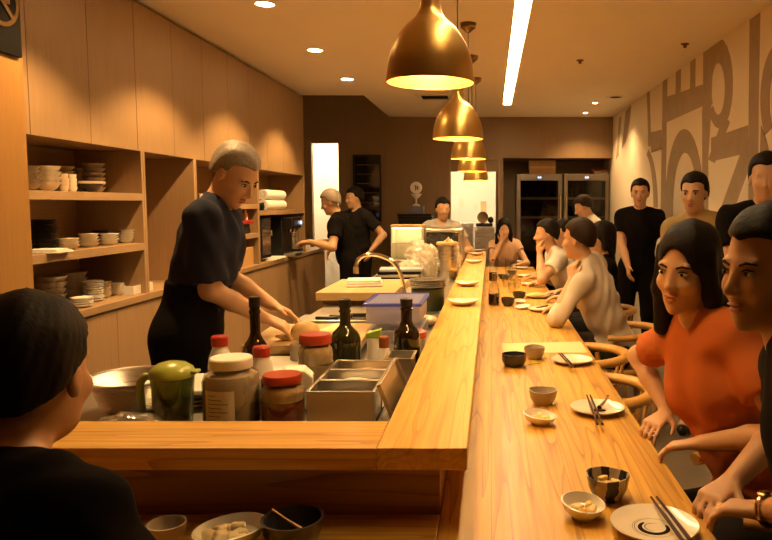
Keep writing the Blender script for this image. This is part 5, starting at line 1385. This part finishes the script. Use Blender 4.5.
# chef
hc_ = at_y(236, 174, 2.95)
person('person in navy chef jacket and black apron bending over the chopping board', hc_, -22, 38, (-1.27, 2.98, .965), 6,
       [((-.955, 3.00, 1.022), (.85, .25, -.42), (-.3, .2, -.9), .35), ((-.985, 3.22, 1.045), (.90, .05, -.42), (-.3, -.3, -.9), .35)],
       legs='stand', h=.0062, hair='crop', hairmat='hair_grey', skin='skin', shirt='navy', sleeve=.86, pants='black_cloth', apron='black_cloth', detail=True, collar=False, fold=.0045,
       poles=((-.75, -.35, -.7), (-.75, .45, -.6)))
# waiters at the back left
person('person in black shirt reaching for the coffee machine', at_y(330, 202, 7.55), 185, 22, (-1.50, 7.62, .93), 182,
       [((-1.86, 7.50, 1.10), (-1, 0, -.1), (0, -.3, -1)), ((-1.84, 7.30, 1.12), (-1, .1, -.05), (0, .2, -1))], legs='stand', h=.0095, hair='short', hairmat='hair_grey', shirt='black_cloth', sleeve=.6, pants='black_cloth')
person('person in dark shirt standing behind the reaching waiter', at_y(354, 198, 8.45), 215, 8, (-1.56, 8.5, .95), 230,
       [((-1.85, 8.25, .98), (-.3, -.5, -.8), (1, 0, 0)), ((-1.36, 8.18, .98), (-.2, -.5, -.8), (-1, 0, 0))], legs='stand', h=.010, hair='short', shirt='charcoal', sleeve=.6, pants='black_cloth')
person('person in white t-shirt standing behind the microwave', at_y(443, 209, 8.15), 284, 8, (-.57, 8.22, .86), 272,
       [((-.78, 8.00, .96), (0, -.6, -.6), (1, 0, 0)), ((-.36, 8.00, .96), (0, -.6, -.6), (-1, 0, 0))], legs='stand', h=.009, hair='short', shirt='greycloth', sleeve=.5, pants='black_cloth')
# diners, far to near
person('person in peach top at the counter end resting chin on hand', at_y(504, 229, 8.74), 272, 8, (.19, 9.02, .575), 270,
       [((.12, 8.66, 1.04), (.3, -.05, .9), (0, 1, .2), .9), ((.36, 8.45, .80), (-.8, -.4, -.1), (0, 0, -1))], h=.009, hair='long', shirt='peachcloth', sleeve=.35, female=True)
person('person in blue shirt leaning on the far counter', at_y(562, 233, 7.05), 192, 10, (.82, 7.12, .575), 188,
       [((.46, 7.22, .80), (-1, -.2, -.1), DN), ((.46, 6.95, .80), (-1, .2, -.1), DN)], h=.009, hair='short', shirt='bluecloth', sleeve=.55, group=None)
person('person in white t-shirt raising a hand to the face', at_y(546, 234, 6.35), 184, 5, (.82, 6.40, .575), 184,
       [((.46, 6.50, .80), (-1, -.2, -.1), DN), ((.42, 6.18, 1.06), (-.1, .25, .95), (.6, .3, 0), .7)], h=.009, hair='short', shirt='whitecloth', sleeve=.55)
person('person with bobbed black hair behind the man in pale shirt', at_y(601, 238, 5.55), 195, 4, (.87, 5.62, .575), 185,
       [((.55, 5.76, .80), (-1, -.2, -.1), DN), ((.56, 5.44, .80), (-1, .2, -.1), DN)], h=.009, hair='bob', shirt='black_cloth', sleeve=.55, female=True)
person('person in pale linen shirt seen from behind, hand at chin', at_y(578, 239, 4.58), 150, 6, (.82, 4.64, .575), 158,
       [((.50, 4.90, .81), (-1, -.1, -.1), DN), ((.50, 4.42, 1.03), (.0, .32, .95), (.55, .5, 0), .8)], h=.0065, hair='short', hairmat='hair_brown', shirt='beigecloth', sleeve=1.15, detail=False, collar=True, fold=.005,
       poles=(None, (.1, -.3, -1)))
person('person in pale shirt stooping in front of the refrigerators', at_y(583, 207, 8.2), 182, 26, (1.30, 8.25, .90), 182,
       [((.92, 8.35, .98), (-.9, 0, -.3), DN), ((.92, 8.05, .98), (-.9, 0, -.3), DN)], legs='stand', h=.0095, hair='short', hairmat='hair_brown', shirt='whitecloth', sleeve=.55)
person('person in black standing by the mural near the refrigerators', at_y(640, 193, 6.6), 255, 3, (1.36, 6.64, .93), 250,
       [((1.22, 6.36, .92), (0, -.5, -.8), (1, 0, 0)), ((1.53, 6.38, .92), (0, -.5, -.8), (-1, 0, 0))], legs='stand', h=.009, hair='short', shirt='black_cloth', sleeve=.6, pants='black_cloth', detail=True)
person('person in khaki shirt standing behind the woman in orange', at_y(694, 193, 4.55), 240, 6, (1.38, 4.62, .93), 240,
       [((1.20, 4.40, .95), (-.1, -.5, -.8), (1, 0, 0)), ((1.50, 4.30, .95), (-.2, -.5, -.8), (-1, 0, 0))], legs='stand', h=.0085, hair='short', shirt='olivecloth', sleeve=.6, pants='charcoal', detail=True)
person('person with black hair standing at the right edge by the mural', at_y(766, 178, 3.68), 250, 5, (1.38, 3.74, .93), 250,
       [((1.26, 3.46, .95), (0, -.5, -.8), (1, 0, 0)), ((1.48, 3.48, .95), (0, -.5, -.8), (-1, 0, 0))], legs='stand', h=.009, hair='short', shirt='black_cloth', sleeve=.6, pants='charcoal')
person('person in orange t-shirt sitting at the counter, long black hair', at_y(687, 268, 2.12), 226, 8, (.82, 2.10, .580), 200,
       [((.585, 2.33, .815), (-.72, -.65, -.25), (.2, .2, -.95), .5), ((.60, 2.02, .815), (-.85, .45, -.25), (.2, -.2, -.95), .5)], h=.0062, hair='long', skin='skin', shirt='orangecloth', sleeve=.62, female=True, detail=True, roll=4, s=1.04,
       poles=((-.1, .5, -.85), (.35, -.6, -.7)))
person('person in charcoal shirt at the right edge, leaning toward the counter', at_y(768, 268, 1.52), 203, 6, (.86, 1.27, .580), 165,
       [((.60, 1.74, .812), (-.75, -.6, -.2), (.1, .1, -.98), .5), ((.61, 1.55, .82), (-.75, .6, -.15), (.1, -.1, -.98), .5)], h=.0062, hair='short', skin='skin_tan', shirt='charcoal', sleeve=.6, detail=True, watch=1, s=1.03,
       poles=((.1, .6, -.8), (.5, -.6, -.6)))
person('person with dark hair in black shirt seated at the near left', at_y(34, 372, 1.22), 86, 6, (-.86, .80, .580), 80,
       [((-.62, 1.30, .815), (-.3, .9, -.1), DN, .4), ((-1.10, 1.30, .815), (.5, .85, -.1), DN, .4)], h=.0062, hair='short', skin='skin_tan', shirt='black_cloth', sleeve=.7, s=1.04, pants='black_cloth')

# ================================================================ WORLD AND EXPOSURE
w = bpy.data.worlds.new('world'); sc.world = w; w.use_nodes = True
w.node_tree.nodes['Background'].inputs[0].default_value = (1.0, .62, .30, 1)
w.node_tree.nodes['Background'].inputs[1].default_value = .0
vs_ = sc.view_settings
vs_.view_transform = 'Standard'; vs_.look = 'None'; vs_.gamma = 1; vs_.use_curve_mapping = False
vs_.exposure = EXPOSURE
try:
    sc.cycles.use_denoising = True; sc.cycles.max_bounces = 8; sc.cycles.transparent_max_bounces = 16
    sc.cycles.caustics_reflective = False; sc.cycles.caustics_refractive = False; sc.cycles.sample_clamp_indirect = 6
except Exception: pass
